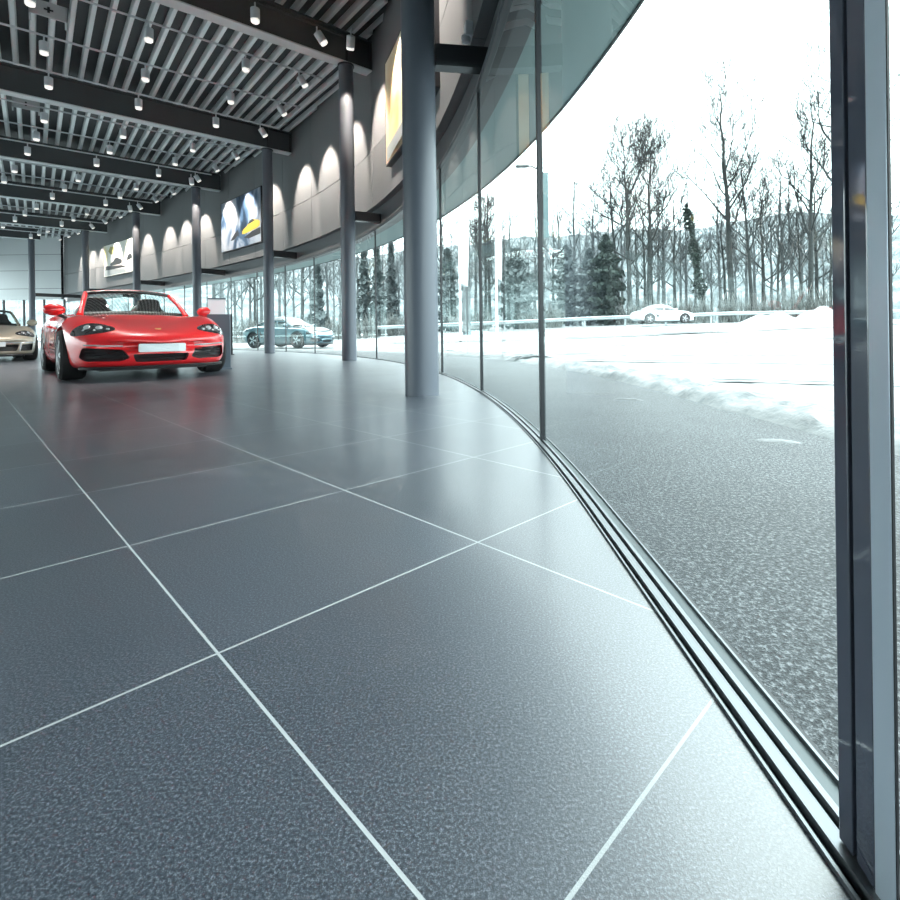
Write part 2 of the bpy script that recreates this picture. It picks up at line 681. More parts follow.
mb = MB()
sweep(mb, S_MIN, S_MAX, rect(0.13, 0.30, HEAD + 0.05, WALL_Z + 0.002), 0.3)
struct(mb.build('trim_1', M['fascia']), 'dark metal band between the glazing and the curved wall', 'trim')
mb = MB()
sweep(mb, S_MIN, S_MAX, rect(0.02, 0.10, HEAD, HEAD + 0.05), 0.3, 0)
sweep(mb, S_MIN, S_MAX, rect(0.012, 0.02, HEAD + 0.012, HEAD + 0.035), 0.3, 1)
sweep(mb, S_MIN, S_MAX, rect(0.10, 0.14, HEAD + 0.01, HEAD + 0.06), 0.3, 0)
struct(mb.build('trim_2', [M['blackmetal'], M['rail']]), 'dark head rail over the glass', 'trim')

# outside canopy
mb = MB()
sweep(mb, S_MIN, S_MAX, rect(0.14, 1.0, 2.86, 3.2), 0.3, 0)
sweep(mb, S_MIN, S_MAX, rect(1.0, 1.02, 2.845, 3.2), 0.3, 1)
sweep(mb, S_MIN, S_MAX, rect(0.31, 0.9, 3.2, ROOF_Z + 0.45), 0.4, 0)
struct(mb.build('canopy', [M['soffit'], M['blackmetal']]), 'grey canopy soffit outside above the glass', 'canopy')

# threshold rails
mb = MB()
RA, RB = S_MIN, S_MAX
sweep(mb, RA, RB, rect(0.012, 0.100, -0.1, -0.004), 0.15, 2)
sweep(mb, RA, RB, rect(0.006, 0.010, -0.02, 0.006), 0.15, 1)
sweep(mb, RA, RB, rect(0.0185, 0.036, -0.02, 0.010), 0.15, 0)
sweep(mb, RA, RB, rect(0.042, 0.050, -0.02, 0.016), 0.15, 0)
sweep(mb, RA, RB, [(0.0505, -0.02), (0.078, -0.02), (0.078, 0.004), (0.0505, 0.014)], 0.15, 3)
sweep(mb, RA, RB, rect(0.079, 0.083, -0.03, 0.010), 0.15, 0)
struct(mb.build('trim_3', [M['rail'], M['rail'], M['dark'], M['railgrey']]), 'aluminium threshold rails along the foot of the glass', 'trim')

# glass bays with their mullions
for i, (a, b) in enumerate(zip(edges, edges[1:])):
    mb = MB()
    sA, sB = a + 0.012, b - 0.012
    if i == 5:
        pass
    n = max(1, int((sB - sA) / 0.25))
    vs, fs = [], []
    for q in range(n + 1):
        s = sA + (sB - sA) * q / n
        vs += [fac(s, 0.046, 0.010), fac(s, 0.046, HEAD + 0.01)]
    for q in range(n):
        fs.append((2 * q, 2 * q + 1, 2 * q + 3, 2 * q + 2))
    mb.add(vs, fs)
    w = mb.build('window_%d' % (i + 1), M['glass'], smooth=True, recalc=False)
    struct(w)
    if b < S_MAX - 0.1:
        mb = MB()
        sweep(mb, b - 0.016, b + 0.016, rect(0.036, 0.062, 0.010, HEAD + 0.005), 0.1)
        mb.build('mullion', M['blackmetal'], w)

# sliding-door post close to the camera
post = thing('door_post', 'dark glossy metal door post close to the camera at right', 'post', (0, 0, 0))
mb = MB(); mb.box(0.388, 0.410, 0.522, 0.5415, 0.012, HEAD + 0.03); mb.build('outer_profile', M['post'], post, bevel=0.0015)
mb = MB()
mt = Matrix.Translation((0.3865, 0.505, 0)) @ Matrix.Rotation(math.radians(-7), 4, 'Z')
mb.box(0.0, 0.019, -0.016, 0.012, 0.012, HEAD + 0.03, 0, mt)
mb.build('inner_profile', M['post'], post, bevel=0.0015)
mb = MB(); mb.box(0.393, 0.408, 0.517, 0.523, 0.012, HEAD + 0.03); mb.build('seal_groove', M['dark'], post)
mb = MB(); mb.box(0.384, 0.3870, 0.4645, 0.4885, 0.012, HEAD + 0.03)
tag(mb.build('edge_strip', M['postlight'], post, bevel=0.0008), 'lighter blue grey satin edge strip')
mb = MB(); mb.box(0.3845, 0.3868, 0.4632, 0.4645, 0.012, HEAD + 0.03); mb.build('brush_seal', M['dark'], post)
struct(post)

# ------------------------------------------------------------------ other walls
def wall_seg(name, A, B, z0, z1, m, thick=0.25, joints=(), lab=None):
    mb = MB()
    A, B = Vector(A), Vector(B)
    d = (B - A).normalized()
    c = (A + B) / 2
    n = Vector((-d.y, d.x, 0))
    L = (B - A).length / 2
    zs = [z0] + list(joints) + [z1]
    for p, q in zip(zs, zs[1:]):
        mb.obox((c.x + n.x * thick / 2, c.y + n.y * thick / 2), d, L, thick / 2, p + (0.012 if p != z0 else 0), q - (0.012 if q != z1 else 0))
    mb.obox((c.x + n.x * thick * 0.6, c.y + n.y * thick * 0.6), d, L, thick * 0.35, z0 + 0.02, z1 - 0.02, 1)
    return struct(mb.build(name, [m, M['dark']]), lab, 'wall')


EA = Vector((P_END.x - 0.0, Y_END, 0))
wall_seg('wall_end', LEFT_A, EA, 2.95, ROOF_Z + 0.15, M['endwall'], -0.25, (3.62, 4.75, 5.75), 'pale grey panel wall at the far end of the hall')
wall_seg('wall_left', LEFT_B, LEFT_A, 5.4, ROOF_Z + 0.15, M['endwall'], -0.25, (), 'left wall over a glazed strip')
wall_seg('wall_back', (fac(S_MIN).x, Y_BACK, 0), LEFT_B, 0.0, ROOF_Z + 0.15, M['darkwall'], -0.25, (), 'dark wall behind the viewer')


def glazing(idx, A, B, z1, n):
    A, B = Vector(A), Vector(B)
    d = (B - A)
    mb = MB()
    mb.add([A + Vector((0, 0, 0.0)), B, B + Vector((0, 0, z1)), A + Vector((0, 0, z1))], [(0, 1, 2, 3)])
    w = mb.build('window_%d' % idx, M['glass'], recalc=False)
    struct(w)
    for i in range(n + 1):
        p = A + d * (i / n)
        mb = MB()
        mb.obox((p.x, p.y), d, 0.035, 0.06, 0, z1)
        mb.build('mullion', M['blackmetal'], w)


glazing(40, LEFT_A, EA, 2.95, 5)
glazing(41, LEFT_B, LEFT_A, 5.4, 14)  # unseen left glazing, made taller to let in more daylight

# ------------------------------------------------------------------ ground outside
def edge_off(s):
    return lerp_tab(s, [(-9, 1.55), (0, 1.5), (2, 1.5), (5.5, 1.85), (9, 2.2), (14, 1.6), (20, 0.5), (45, 0.4)])


def rise(off):
    t = max(0.0, min(1.0, (off - 7.0) / 27.0))
    return 1.05 * t * t * (3 - 2 * t) * 0.6 + 1.05 * t * 0.4


mb = MB()
n = 90
vs, fs = [], []
offs = [0.0, 0.2, 0.5, 0.8, 1.0]
for i in range(n + 1):
    s = S_MIN + (S_MAX - S_MIN) * i / n
    e = edge_off(s) + 0.5
    for u in offs:
        p = fac(s, 0.0835 + (e - 0.0835) * u)
        vs.append((p.x, p.y, -0.012))
for i in range(n):
    for k in range(len(offs) - 1):
        a = i * len(offs) + k
        fs.append((a, a + 1, a + 1 + len(offs), a + len(offs)))
mb.add(vs, fs)
struct(mb.build('pavement', M['asphalt'], recalc=False), 'wet dark asphalt strip outside along the glass', 'pavement')

def snow_h(s, e, u, q):
    lump = noise.fractal(q * 3.2, 0.8, 2.1, 4) * 0.5 + 0.5
    lump2 = abs(noise.noise(q * 7.0))
    band = math.exp(-((u - 0.30) / 0.30) ** 2) * min(1.0, u / 0.10)
    z = -0.035 + min(1.0, u / 0.08) * 0.03 + band * (0.015 + 0.075 * lump + 0.05 * lump2) * (1 if s < 12 else .4)
    z += 0.02 * lump * min(1.0, u / 0.10) * max(0, 1 - u / 6) + rise(e + u)
    if u > 9:
        z += 0.05 * noise.noise(q * 0.25) * min(1, (u - 9) / 8)
    return z


mb = MB()
vs, fs = [], []
so = []
u = 0.0
while u < 150:
    so.append(u)
    u += 0.035 + u * 0.045
ss = []
s = S_MIN - 2.3
while s < S_MAX + 4:
    ss.append(s)
    s += 0.055 if 0.2 < s < 9.5 else 0.25
for s in ss:
    e = edge_off(s)
    for u in so:
        p0 = fac(s, e + u)
        wob = noise.noise(Vector((p0.x * 1.3, p0.y * 1.3, 3.3))) * 0.07 + noise.noise(Vector((p0.x * 5, p0.y * 5, 1.7))) * 0.025
        p = fac(s, e + u + wob * max(0, 1 - u / 2.0))
        q = Vector((p.x, p.y, 0.0))
        vs.append((p.x, p.y, snow_h(s, e, u, q)))
m_ = len(so)
for i in range(len(ss) - 1):
    for k in range(m_ - 1):
        a = i * m_ + k
        fs.append((a, a + 1, a + 1 + m_, a + m_))
mb.add(vs, fs)
snow = mb.build('snow_field', M['snow'], smooth=True, recalc=False)
da = snow.data.attributes.new('dirt', 'FLOAT', 'POINT')
for i_ in range(len(vs)):
    u_ = so[i_ % m_]
    da.data[i_].value = math.exp(-((u_ - 0.45) / 0.32) ** 2)
struct(snow, 'white snow field with a lumpy ploughed edge beside the asphalt', 'snow')

mb = MB()
mb.add([(-200, -120, -0.25), (200, -120, -0.25), (200, 220, -0.25), (-200, 220, -0.25)], [(0, 1, 2, 3)])
struct(mb.build('ground', M['snow'], recalc=False), 'snowy ground around the building', 'ground')

# small bits of snow left on the asphalt
for (x, y, a, b, lab) in ((1.55, 2.55, 0.10, 0.022, 'small patch of snow on the asphalt near the post'),
                          (1.32, 4.15, 0.11, 0.016, 'thin sliver of snow lying mid asphalt'),):
    mb = MB()
    N_ = 22
    rr = random.Random(int(x * 100))
    vs = [(0, 0, 0.012)]
    for q in range(N_):
        t = 2 * PI * q / N_
        k_ = 0.8 + 0.4 * rr.random()
        vs.append((a * math.cos(t) * k_ * 0.6, b * math.sin(t) * k_ * 0.6, 0.010))
    for q in range(N_):
        t = 2 * PI * q / N_
        k_ = 0.9 + 0.3 * rr.random()
        vs.append((a * math.cos(t) * k_, b * math.sin(t) * k_, 0.0))
    fs = [(0, 1 + q, 1 + (q + 1) % N_) for q in range(N_)]
    fs += [(1 + q, 1 + N_ + q, 1 + N_ + (q + 1) % N_, 1 + (q + 1) % N_) for q in range(N_)]
    mb.add(vs, fs)
    o = mb.build('snow_patch', M['snow'], smooth=True)
    o.location = (x, y, -0.0115)
    o.rotation_euler = (0, 0, math.radians(-25))
    tag(o, lab, 'snow')

# tyre tracks of slush on the road
def ground_z(x, y):
    s, off = near_fac(x, y)
    e = edge_off(s)
    return snow_h(s, e, max(0.0, off - e), Vector((x, y, 0)))


for j, (pts, wd) in enumerate(((((-1.0, 13.6), (4, 11.2), (9, 9.6), (16, 8.6)), 0.16), (((0.5, 10.0), (4, 8.4), (7, 7.2), (12, 6.2)), 0.14),
                               (((-4, 26.5), (6, 24.5), (16, 23), (30, 22)), 0.6), (((2.6, 5.4), (3.6, 4.9), (4.6, 4.5)), 0.10),
                               (((-6, 20), (2, 18), (12, 16), (24, 14.5)), 0.22))):
    mb = MB()
    dense = []
    for (p, q) in zip(pts, pts[1:]):
        for i in range(24):
            t = i / 24
            dense.append(Vector((p[0] + (q[0] - p[0]) * t, p[1] + (q[1] - p[1]) * t, 0)))
    vs, fs = [], []
    for i, p in enumerate(dense):
        d = (dense[min(i + 1, len(dense) - 1)] - dense[max(i - 1, 0)]).normalized()
        nn = Vector((-d.y, d.x, 0))
        w0 = wd * (0.35 + 0.9 * abs(noise.noise(Vector((i * 0.13, j * 3.1, 0.5)))))
        w1 = wd * (0.35 + 0.9 * abs(noise.noise(Vector((i * 0.17, j * 5.1, 4.5)))))
        for o_ in (-w0, w1):
            q = p + nn * o_
            vs.append((q.x, q.y, ground_z(q.x, q.y) + 0.02 + 0.0016 * q.y))
    fs = [(2 * i, 2 * i + 1, 2 * i + 3, 2 * i + 2) for i in range(len(dense) - 1)]
    mb.add(vs, fs)
    struct(mb.build('slush_track', M['slush'], recalc=False), None, None)

# hills
mb = MB()
vs, fs = [], []
NA, NR = 120, 10
for i in range(NA + 1):
    a = math.radians(-68 + 136 * i / NA)
    top = 27 + 6 * math.sin(a * 3.0 + 0.5) + 4 * noise.noise(Vector((i * 0.13, 0, 0))) + 1.5 * noise.noise(Vector((i * 0.7, 5, 0)))
    for k_ in range(NR + 1):
        t = k_ / NR
        R_ = 118 + 60 * t
        vs.append((R_ * math.sin(a), R_ * math.cos(a), 0.5 + top * (1 - (1 - t) ** 1.6) + 1.6 * noise.noise(Vector((i * 0.9, k_ * 1.1, 2))) * t))
for i in range(NA):
    for k_ in range(NR):
        a = i * (NR + 1) + k_
        fs.append((a, a + 1, a + NR + 2, a + NR + 1))
mb.add(vs, fs)
struct(mb.build('hills', M['forest'], smooth=True, recalc=False), 'hazy wooded hillside behind the trees', 'hill')

# ------------------------------------------------------------------ columns, beams, struts
COLS = [(-0.385, 4.57), (-2.41, 10.7), (-5.9, 15.5), (-10.1, 19.4), (-14.8, 23.2), (-19.9, 27.0), (-24.6, 29.2)]
ORD = ['nearest', 'second', 'third', 'fourth', 'fifth', 'sixth', 'seventh']
CLAB = ['nearest thick round steel column beside the tall glass', 'round steel column second nearest, its upper part lit warm',
        'third nearest round column, right of the yellow car poster', 'fourth nearest round column, behind the red convertible',
        'fifth nearest round column, right of the autumn poster', 'sixth nearest round column, left of the autumn poster',
        'farthest round column, beside the pale end wall']
for i, (x, y) in enumerate(COLS):
    c = thing('column', CLAB[i], 'column', (x, y, 0), 0, 'round steel columns along the curved wall')
    mb = MB(); mb.lathe([(0.15, 0.0), (0.15, BEAM_Z - 0.03)], 40)
    mb.build('shaft', M['steel'], c, smooth=True)
    mb = MB(); mb.lathe([(0.17, BEAM_Z - 0.03), (0.17, BEAM_Z - 0.001)], 32)
    mb.build('cap_plate', M['beam'], c, smooth=True)
    # strut to the band
    s, off = near_fac(x, y)
    th = fac_th(s)
    nv = Vector((math.cos(th), math.sin(th), 0))
    st = thing('strut', 'dark steel strut tying the %s column to the wall band' % ORD[i], 'strut', (x, y, 2.92), th, 'struts between columns and wall band')
    L = -off + 0.128
    mb = MB(); mb.box(0.151, L, -0.045, 0.045, 0.03, 0.20); mb.build('arm', M['blackmetal'], st)
    mb = MB(); mb.box(0.151, L, -0.06, 0.06, 0.0, 0.03); mb.build('plate', M['beam'], st)

BLAB = ['nearest dark ceiling beam above the thick column', 'second dark ceiling beam with pale underside', 'third dark ceiling beam from the viewer',
        'fourth dark ceiling beam from the viewer', 'fifth dark ceiling beam from the viewer', 'sixth dark ceiling beam, far away', 'farthest dark ceiling beam by the end wall']
for i, (x, y) in enumerate(COLS):
    p = Vector((x, y, 0))
    a, b = span(p, BV, -34, 6)
    b = min(b - 0.05, 0.95)
    if i == 6:
        b = min(b, 0.4)
    o = thing('ceiling_beam', BLAB[i], 'beam', (x, y, BEAM_Z), BA, 'steel ceiling beams')
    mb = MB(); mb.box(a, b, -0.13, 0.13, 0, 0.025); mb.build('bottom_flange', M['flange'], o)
    mb = MB(); mb.box(a, b, -0.012, 0.012, 0.025, 0.61)
    mb.box(b - 0.02, b, -0.12, 0.12, 0.025, 0.61)
    mb.box(-0.01, 0.01, -0.12, 0.12, 0.025, 0.61)
    mb.build('web', M['beam'], o)
    mb = MB(); mb.box(a, b, -0.13, 0.13, 0.61, 0.645); mb.build('top_flange', M['beam'], o)

# ------------------------------------------------------------------ spotlights
LAMP_BODY = LAMP_LENS = LAMP_ARM = LAMP_CAP = None


def lamp_meshes():
    global LAMP_BODY, LAMP_LENS, LAMP_ARM, LAMP_CAP
    m1 = MB(); m1.lathe([(0.045, 0.0), (0.078, -0.012), (0.08, -0.03), (0.08, -0.20), (0.072, -0.21), (0.0, -0.21)], 20)
    m2 = MB(); m2.lathe([(0.073, -0.208), (0.071, -0.245), (0.062, -0.255), (0.0, -0.257)], 20)
    m3 = MB(); m3.tube([(0, 0, 0.13), (0, 0, -0.02)], 0.014, 8)
    return m1, m2, m3


_m1, _m2, _m3 = lamp_meshes()
tmp = _m1.build('housing', M['lampbody'], smooth=True); LAMP_BODY = tmp.data; bpy.data.objects.remove(tmp)
tmp = _m2.build('lens', M['lens'], smooth=True); LAMP_LENS = tmp.data; bpy.data.objects.remove(tmp)
tmp = _m3.build('stem', M['lampbody'], smooth=True); LAMP_ARM = tmp.data; bpy.data.objects.remove(tmp)


def spotlight(p, tilt_to, label, watts=0, cone=60, blend=0.25, col=(1, 0.87, 0.76), group='cylinder spotlights under the ceiling'):
    """p = top of the housing, tilt_to = aim point or None"""
    t = thing('track_spotlight', label, 'spotlight', p, 0, group)
    st = bpy.data.objects.new('stem', LAMP_ARM); COL.objects.link(st); st.parent = t
    h = bpy.data.objects.new('housing', LAMP_BODY); COL.objects.link(h); h.parent = t
    q = None
    if tilt_to is not None:
        d = (Vector(tilt_to) - Vector(p)).normalized()
        q = d.to_track_quat('-Z', 'Y')
        h.rotation_mode = 'QUATERNION'
        h.rotation_quaternion = q
    ln = bpy.data.objects.new('lens', LAMP_LENS); COL.objects.link(ln); ln.parent = h
    if watts:
        ld = bpy.data.lights.new('spot', 'SPOT')
        ld.energy = watts
        ld.color = col
        ld.spot_size = math.radians(cone)
        ld.spot_blend = blend
        ld.shadow_soft_size = 0.035
        lo = bpy.data.objects.new('lamp_light', ld)
        COL.objects.link(lo)
        lo.parent = h
        lo.location = (0, 0, -0.30)
    return t


TRACK_Z = 6.46
CAR_POS = Vector((-5.0, 7.6, 0))
rcol = [Vector((x, y, 0)).dot(RV) for x, y in COLS]
NTH = ['first', 'second', 'third', 'fourth', 'fifth', 'sixth', 'seventh', 'eighth', 'ninth']
BEFORE = ['nearest', 'second', 'third', 'fourth', 'fifth', 'sixth', 'farthest']
bays = [(1, [rcol[0] + 1.7, rcol[0] + 4.0, rcol[0] + 5.55])]
for k in range(1, 6):
    g = (rcol[k + 1] - rcol[k]) / 6.0
    bays.append((k + 1, [rcol[k] + 1.42 * g, rcol[k] + 3.22 * g, rcol[k] + 4.95 * g]))


def proj(p):
    a, b = p[0] / p[1], (p[2] - CAM_H) / p[1]
    return CX + (c_ * a + s_ * b) * F_PX, CY - (-s_ * a + c_ * b) * F_PX


washers = []
for beam_i, rs in bays:
    for ti, r in enumerate(rs):
        o = RV * r
        a, b = span(o, BV, -45, 12)
        # offset 1.27 from the wall
        bb = b
        while near_fac(*(o + BV * bb).xy)[1] > -1.27:
            bb -= 0.02
        tr = MB()
        p0, p1 = o + BV * (bb + 0.55), o + BV * a
        tr.tube([(p0.x, p0.y, TRACK_Z), (p1.x, p1.y, TRACK_Z)], 0.022, 6)
        tro = tr.build('lighting_track', M['lampbody'] if beam_i > 1 else M['blackmetal'], smooth=True)
        tag(tro, 'thin metal lighting track, %s of three before the %s ceiling beam' % (NTH[ti], BEFORE[beam_i]), 'lighting track', 'lighting tracks under the deck')
        dists = [0, 1.15, 2.9, 4.6, 6.3, 8.0, 9.8, 11.5]
        for li, dd in enumerate(dists):
            p = o + BV * (bb - dd)
            if bb - dd < a + 0.3:
                break
            px, py = proj((p.x, p.y, 6.2))
            if px < -25 or py < -60:
                if li > 0:
                    continue
            lab = 'grey spotlight on %s track before the %s ceiling beam, %s lamp from curved wall' % (NTH[ti], BEFORE[beam_i], NTH[li])
            P3 = Vector((p.x, p.y, TRACK_Z - 0.12))
            if li == 0:
                s, off = near_fac(p.x, p.y)
                aim = fac(s, 0, 4.6)
                spotlight(P3, aim, lab, WASH_W, 57, 0.5)
                washers.append(s)
            else:
                w = 0
                dcar = (Vector((p.x, p.y, 0)) - CAR_POS).length
                if dcar < 6.0 and li >= 2:
                    w = CAR_W
                spotlight(P3, None, lab, w, 62, 0.6, (1, 0.93, 0.87))

# lamps aimed at the columns (warm streak on the shafts)
for ci, dx in ((1, 0.9), (3, 0.9), (4, 0.9)):
    x, y = COLS[ci]
    p = Vector((x, y, 6.25)) - RV * 0.9 - BV * 0.35
    spotlight(p, (x, y, 4.9), 'grey spotlight beside the %s beam, tilted at the %s round column' % (BEFORE[ci], ORD[ci]), 420, 34, 0.5, (1, 0.82, 0.66))

# pale bracket plates under the deck
for (x, y, lab) in ((-7.78, 9.68, 'pale square bracket plate under the deck before the third beam'), (-11.47, 13.5, 'pale bracket plate under the deck behind the third beam')):
    o = thing('ceiling_bracket', lab, 'bracket', (x, y, 6.62), BA)
    mb = MB(); mb.box(-0.28, 0.28, -0.16, -0.13, -0.10, 0.18); mb.box(-0.28, -0.25, -0.16, 0.16, -0.10, 0.18); mb.box(0.25, 0.28, -0.16, 0.16, -0.10, 0.18)
    mb.build('frame', M['endwall'], o)
    mb = MB(); mb.box(-0.07, 0.07, -0.168, -0.16, 0.02, 0.05); mb.box(-0.02, 0.02, -0.168, -0.16, -0.02, 0.09)
    mb.build('cross_slot', M['dark'], o)

# small device on the band
s_dev = 3.28
q = fac(s_dev, 0.0, 3.30)
o = thing('motion_sensor', 'small pale grey sensor box on the dark band', 'sensor', q, fac_th(s_dev))
mb = MB(); mb.box(-0.07, 0, -0.055, 0.055, -0.02, 0.12); mb.build('housing', M['sensor'], o, bevel=0.01)
mb = MB(); mb.lathe([(0.0, -0.05), (0.035, -0.04), (0.045, 0.0), (0.04, 0.02)], 16, Matrix.Translation((-0.06, 0, -0.02)))
mb.build('eye', M['sensor'], o, smooth=True)

# ------------------------------------------------------------------ posters on the curved wall
def poster(s0, s1, z0, z1, m, label, extras):
    o = thing('poster', label, 'poster', (0, 0, 0), 0)
    mb = MB(); sweep(mb, s0, s1, rect(-0.10, -0.06, z0, z1), 0.3); mb.build('canvas', m, o)
    mb = MB()
    for a, b, c, d in ((s0 - 0.02, s1 + 0.02, z0 - 0.03, z0), (s0 - 0.02, s1 + 0.02, z1, z1 + 0.03)):
        sweep(mb, a, b, rect(-0.105, -0.0, c, d), 0.3)
    for a, b in ((s0 - 0.02, s0), (s1, s1 + 0.02)):
        sweep(mb, a, b, rect(-0.105, -0.0, z0, z1), 0.3)
    mb.build('frame', M['blackmetal'], o)
    for nm, ol, mm, dep in extras:
        mb = MB()
        n = len(ol)
        vs = [fac(s1 - u * (s1 - s0), -0.101 - dep, z0 + v * (z1 - z0)) for u, v in ol]
        mb.add(vs, [tuple(range(n))])
        mb.build(nm, mm, o)
    return o


CAR_OL = [(0.0, 0.10), (0.02, 0.32), (0.12, 0.46), (0.28, 0.55), (0.40, 0.86), (0.62, 0.92), (0.78, 0.70), (0.93, 0.58), (1.0, 0.40), (0.98, 0.12), (0.86, 0.04), (0.5, 0.02), (0.12, 0.04)]
WIN_OL = [(0.33, 0.56), (0.43, 0.80), (0.60, 0.85), (0.72, 0.62)]


def place(ol, u0, u1, v0, v1, shear=0.0):
    return [(u0 + (u1 - u0) * a, v0 + (v1 - v0) * b + shear * a) for a, b in ol]


poster(18.1, 21.5, 3.76, 5.62, M['poster_blue'], 'large poster of a yellow car in blue and white snow', [
    ('picture_shadow', place([(0, 0.2), (0.3, 0), (1, 0.1), (1, 0.6), (0.5, 0.5)], 0.58, 0.99, 0.12, 0.36), M['inkdark'], 0.001),
    ('picture_car', place(CAR_OL, 0.54, 0.98, 0.22, 0.46, 0.05), M['yellow'], 0.002),
    ('picture_window', place(WIN_OL, 0.54, 0.98, 0.23, 0.48, 0.05), M['inkdark'], 0.003),
    ('picture_rock', place([(0, 0), (0.4, 0.0), (1, 0.5), (0.9, 1), (0.5, 0.7)], 0.24, 0.46, 0.18, 0.36), M['inkdark'], 0.001)])
poster(30.9, 35.0, 3.86, 5.55, M['poster_white'], 'large pale poster of a dark car under yellow trees', [
    ('picture_road', place([(0, 0), (1, 0), (0.9, 0.5), (0.3, 0.95), (0, 1)], 0.02, 0.78, 0.02, 0.22), M['inkgrey'], 0.001),
    ('picture_shadow', place([(0, 0.1), (1, 0), (0.8, 0.5), (0, 1)], 0.05, 0.75, 0.18, 0.34), M['inkdark'], 0.002),
    ('picture_car', place(CAR_OL, 0.22, 0.62, 0.30, 0.56), M['inkdark'], 0.003),
    ('picture_bush', place([(0, 0), (1, 0.2), (0.9, 0.9), (0.4, 1), (0.1, 0.6)], 0.78, 0.95, 0.36, 0.56), M['inkdark'], 0.001),
    ('picture_foliage', place([(0, 0.5), (0.3, 0.1), (0.7, 0), (1, 0.4), (0.8, 0.9), (0.3, 1)], 0.16, 0.40, 0.66, 0.93), M['foliage'], 0.001)])
poster(5.2, 8.55, 3.76, 5.68, M['poster_orange'], 'tall glowing orange and white poster beside the nearest column', [
    ('picture_road', place([(0, 0), (1, 0), (1, 0.6), (0, 1)], 0.02, 0.98, 0.02, 0.16), M['inkgrey'], 0.001)])

# ------------------------------------------------------------------ cars
def lerpst(x, tab):
    if x >= tab[0][0]:
        return tab[0][1:]
    for a, b in zip(tab, tab[1:]):
        if x >= b[0]:
            t = (x - a[0]) / (b[0] - a[0])
            return [p + (q - p) * t for p, q in zip(a[1:], b[1:])]
    return tab[-1][1:]


STN = [  # x, half width, z centre, z fender, z shoulder, z widest, z rocker, z bottom
    (0.00, .60, .47, .47, .46, .44, .41, .40),
    (-.02, .69, .545, .54, .52, .44, .32, .27),
    (-.07, .76, .59, .595, .575, .45, .25, .19),
    (-.20, .81, .645, .69, .645, .49, .21, .15),
    (-.42, .855, .70, .785, .715, .53, .20, .14),
    (-.70, .885, .755, .845, .765, .56, .20, .14),
    (-1.0, .895, .81, .865, .79, .57, .20, .14),
    (-1.3, .89, .875, .87, .80, .56, .20, .14),
    (-1.62, .875, .905, .875, .81, .54, .20, .14),
    (-2.1, .87, .90, .885, .82, .54, .20, .14),
    (-2.6, .885, .92, .91, .845, .57, .20, .14),
    (-3.05, .905, .97, .945, .87, .61, .21, .15),
    (-3.45, .905, .96, .935, .87, .62, .22, .16),
    (-3.85, .875, .91, .89, .83, .62, .25, .2),
    (-4.15, .82, .85, .84, .79, .62, .30, .25),
    (-4.32, .73, .75, .74, .71, .6, .38, .33),
    (-4.38, .60, .64, .63, .61, .56, .46, .44)]


def body_mesh():
    vs, fs = [], []
    for st in STN:
        x, hw, zc, zf, zs, zm, zr, zb = st
        half = [(0, zc), (.25 * hw, zc + .002), (.46 * hw, zc + (zf - zc) * .30), (.66 * hw, zf - .006), (.80 * hw, zf), (.92 * hw, zs),
                (.985 * hw, (zs * .5 + zm * .5)), (hw, zm), (.988 * hw, (zm + zr) / 2), (.955 * hw, zr), (.86 * hw, zb), (.45 * hw, zb), (0, zb)]
        ring = half + [(-y, z) for y, z in reversed(half[1:-1])]
        for y, z in ring:
            w = max(0.0, min(1.0, 1 + x / 1.0))
            w2 = max(0.0, min(1.0, (-x - 3.4) / 1.0))
            sw = .36 * (abs(y) / .85) ** 2.3
            vs.append((x - sw * w + sw * .6 * w2, y, z))
    m = 24
    for i in range(len(STN) - 1):
        for k in range(m):
            a, b = i * m + k, i * m + (k + 1) % m
            fs.append((a, b, b + m, a + m))
    for base in (0, (len(STN) - 1) * m):
        c = [base + k for k in range(m)]
        # grid of quads between top and bottom halves
        for k in range(11):
            t0, t1 = c[k], c[k + 1]
            # top run 0..12 is one side (right half); pair across the mirror line
        side = c[0:13]
        other = [c[0]] + c[:12:-1][:11] + [c[12]]
        for k in range(12):
            q = (side[k], side[k + 1], other[k + 1], other[k])
            q2 = []
            for v in q:
                if v not in q2:
                    q2.append(v)
            if len(q2) > 2:
                fs.append(tuple(q2) if base == 0 else tuple(reversed(q2)))
    return vs, fs


def eval_mesh(o):
    dg = bpy.context.evaluated_depsgraph_get()
    dg.update()
    return bpy.data.meshes.new_from_object(o.evaluated_get(dg))


def sub_mesh(vs, fs, lv):
    me = bpy.data.meshes.new('tmp')
    me.from_pydata(vs, [], fs)
    bm = bmesh.new(); bm.from_mesh(me); bmesh.ops.recalc_face_normals(bm, faces=bm.faces); bm.to_mesh(me); bm.free()
    o = bpy.data.objects.new('tmp', me)
    COL.objects.link(o)
    md = o.modifiers.new('s', 'SUBSURF'); md.levels = lv; md.render_levels = lv
    r = eval_mesh(o)
    bpy.data.objects.remove(o)
    return r


def boolean_cut(me, cutters):
    o = bpy.data.objects.new('tmp', me)
    COL.objects.link(o)
    cs = []
    for vs, fs in cutters:
        cm = bpy.data.meshes.new('cut')
        cm.from_pydata(vs, [], fs)
        bm = bmesh.new(); bm.from_mesh(cm); bmesh.ops.recalc_face_normals(bm, faces=bm.faces); bm.to_mesh(cm); bm.free()
        co = bpy.data.objects.new('cut', cm)
        COL.objects.link(co)
        cs.append(co)
        md = o.modifiers.new('b', 'BOOLEAN')
        md.operation = 'DIFFERENCE'
        md.solver = 'EXACT'
        md.object = co
    r = eval_mesh(o)
    for co in cs:
        bpy.data.objects.remove(co)
    bpy.data.objects.remove(o)
    return r


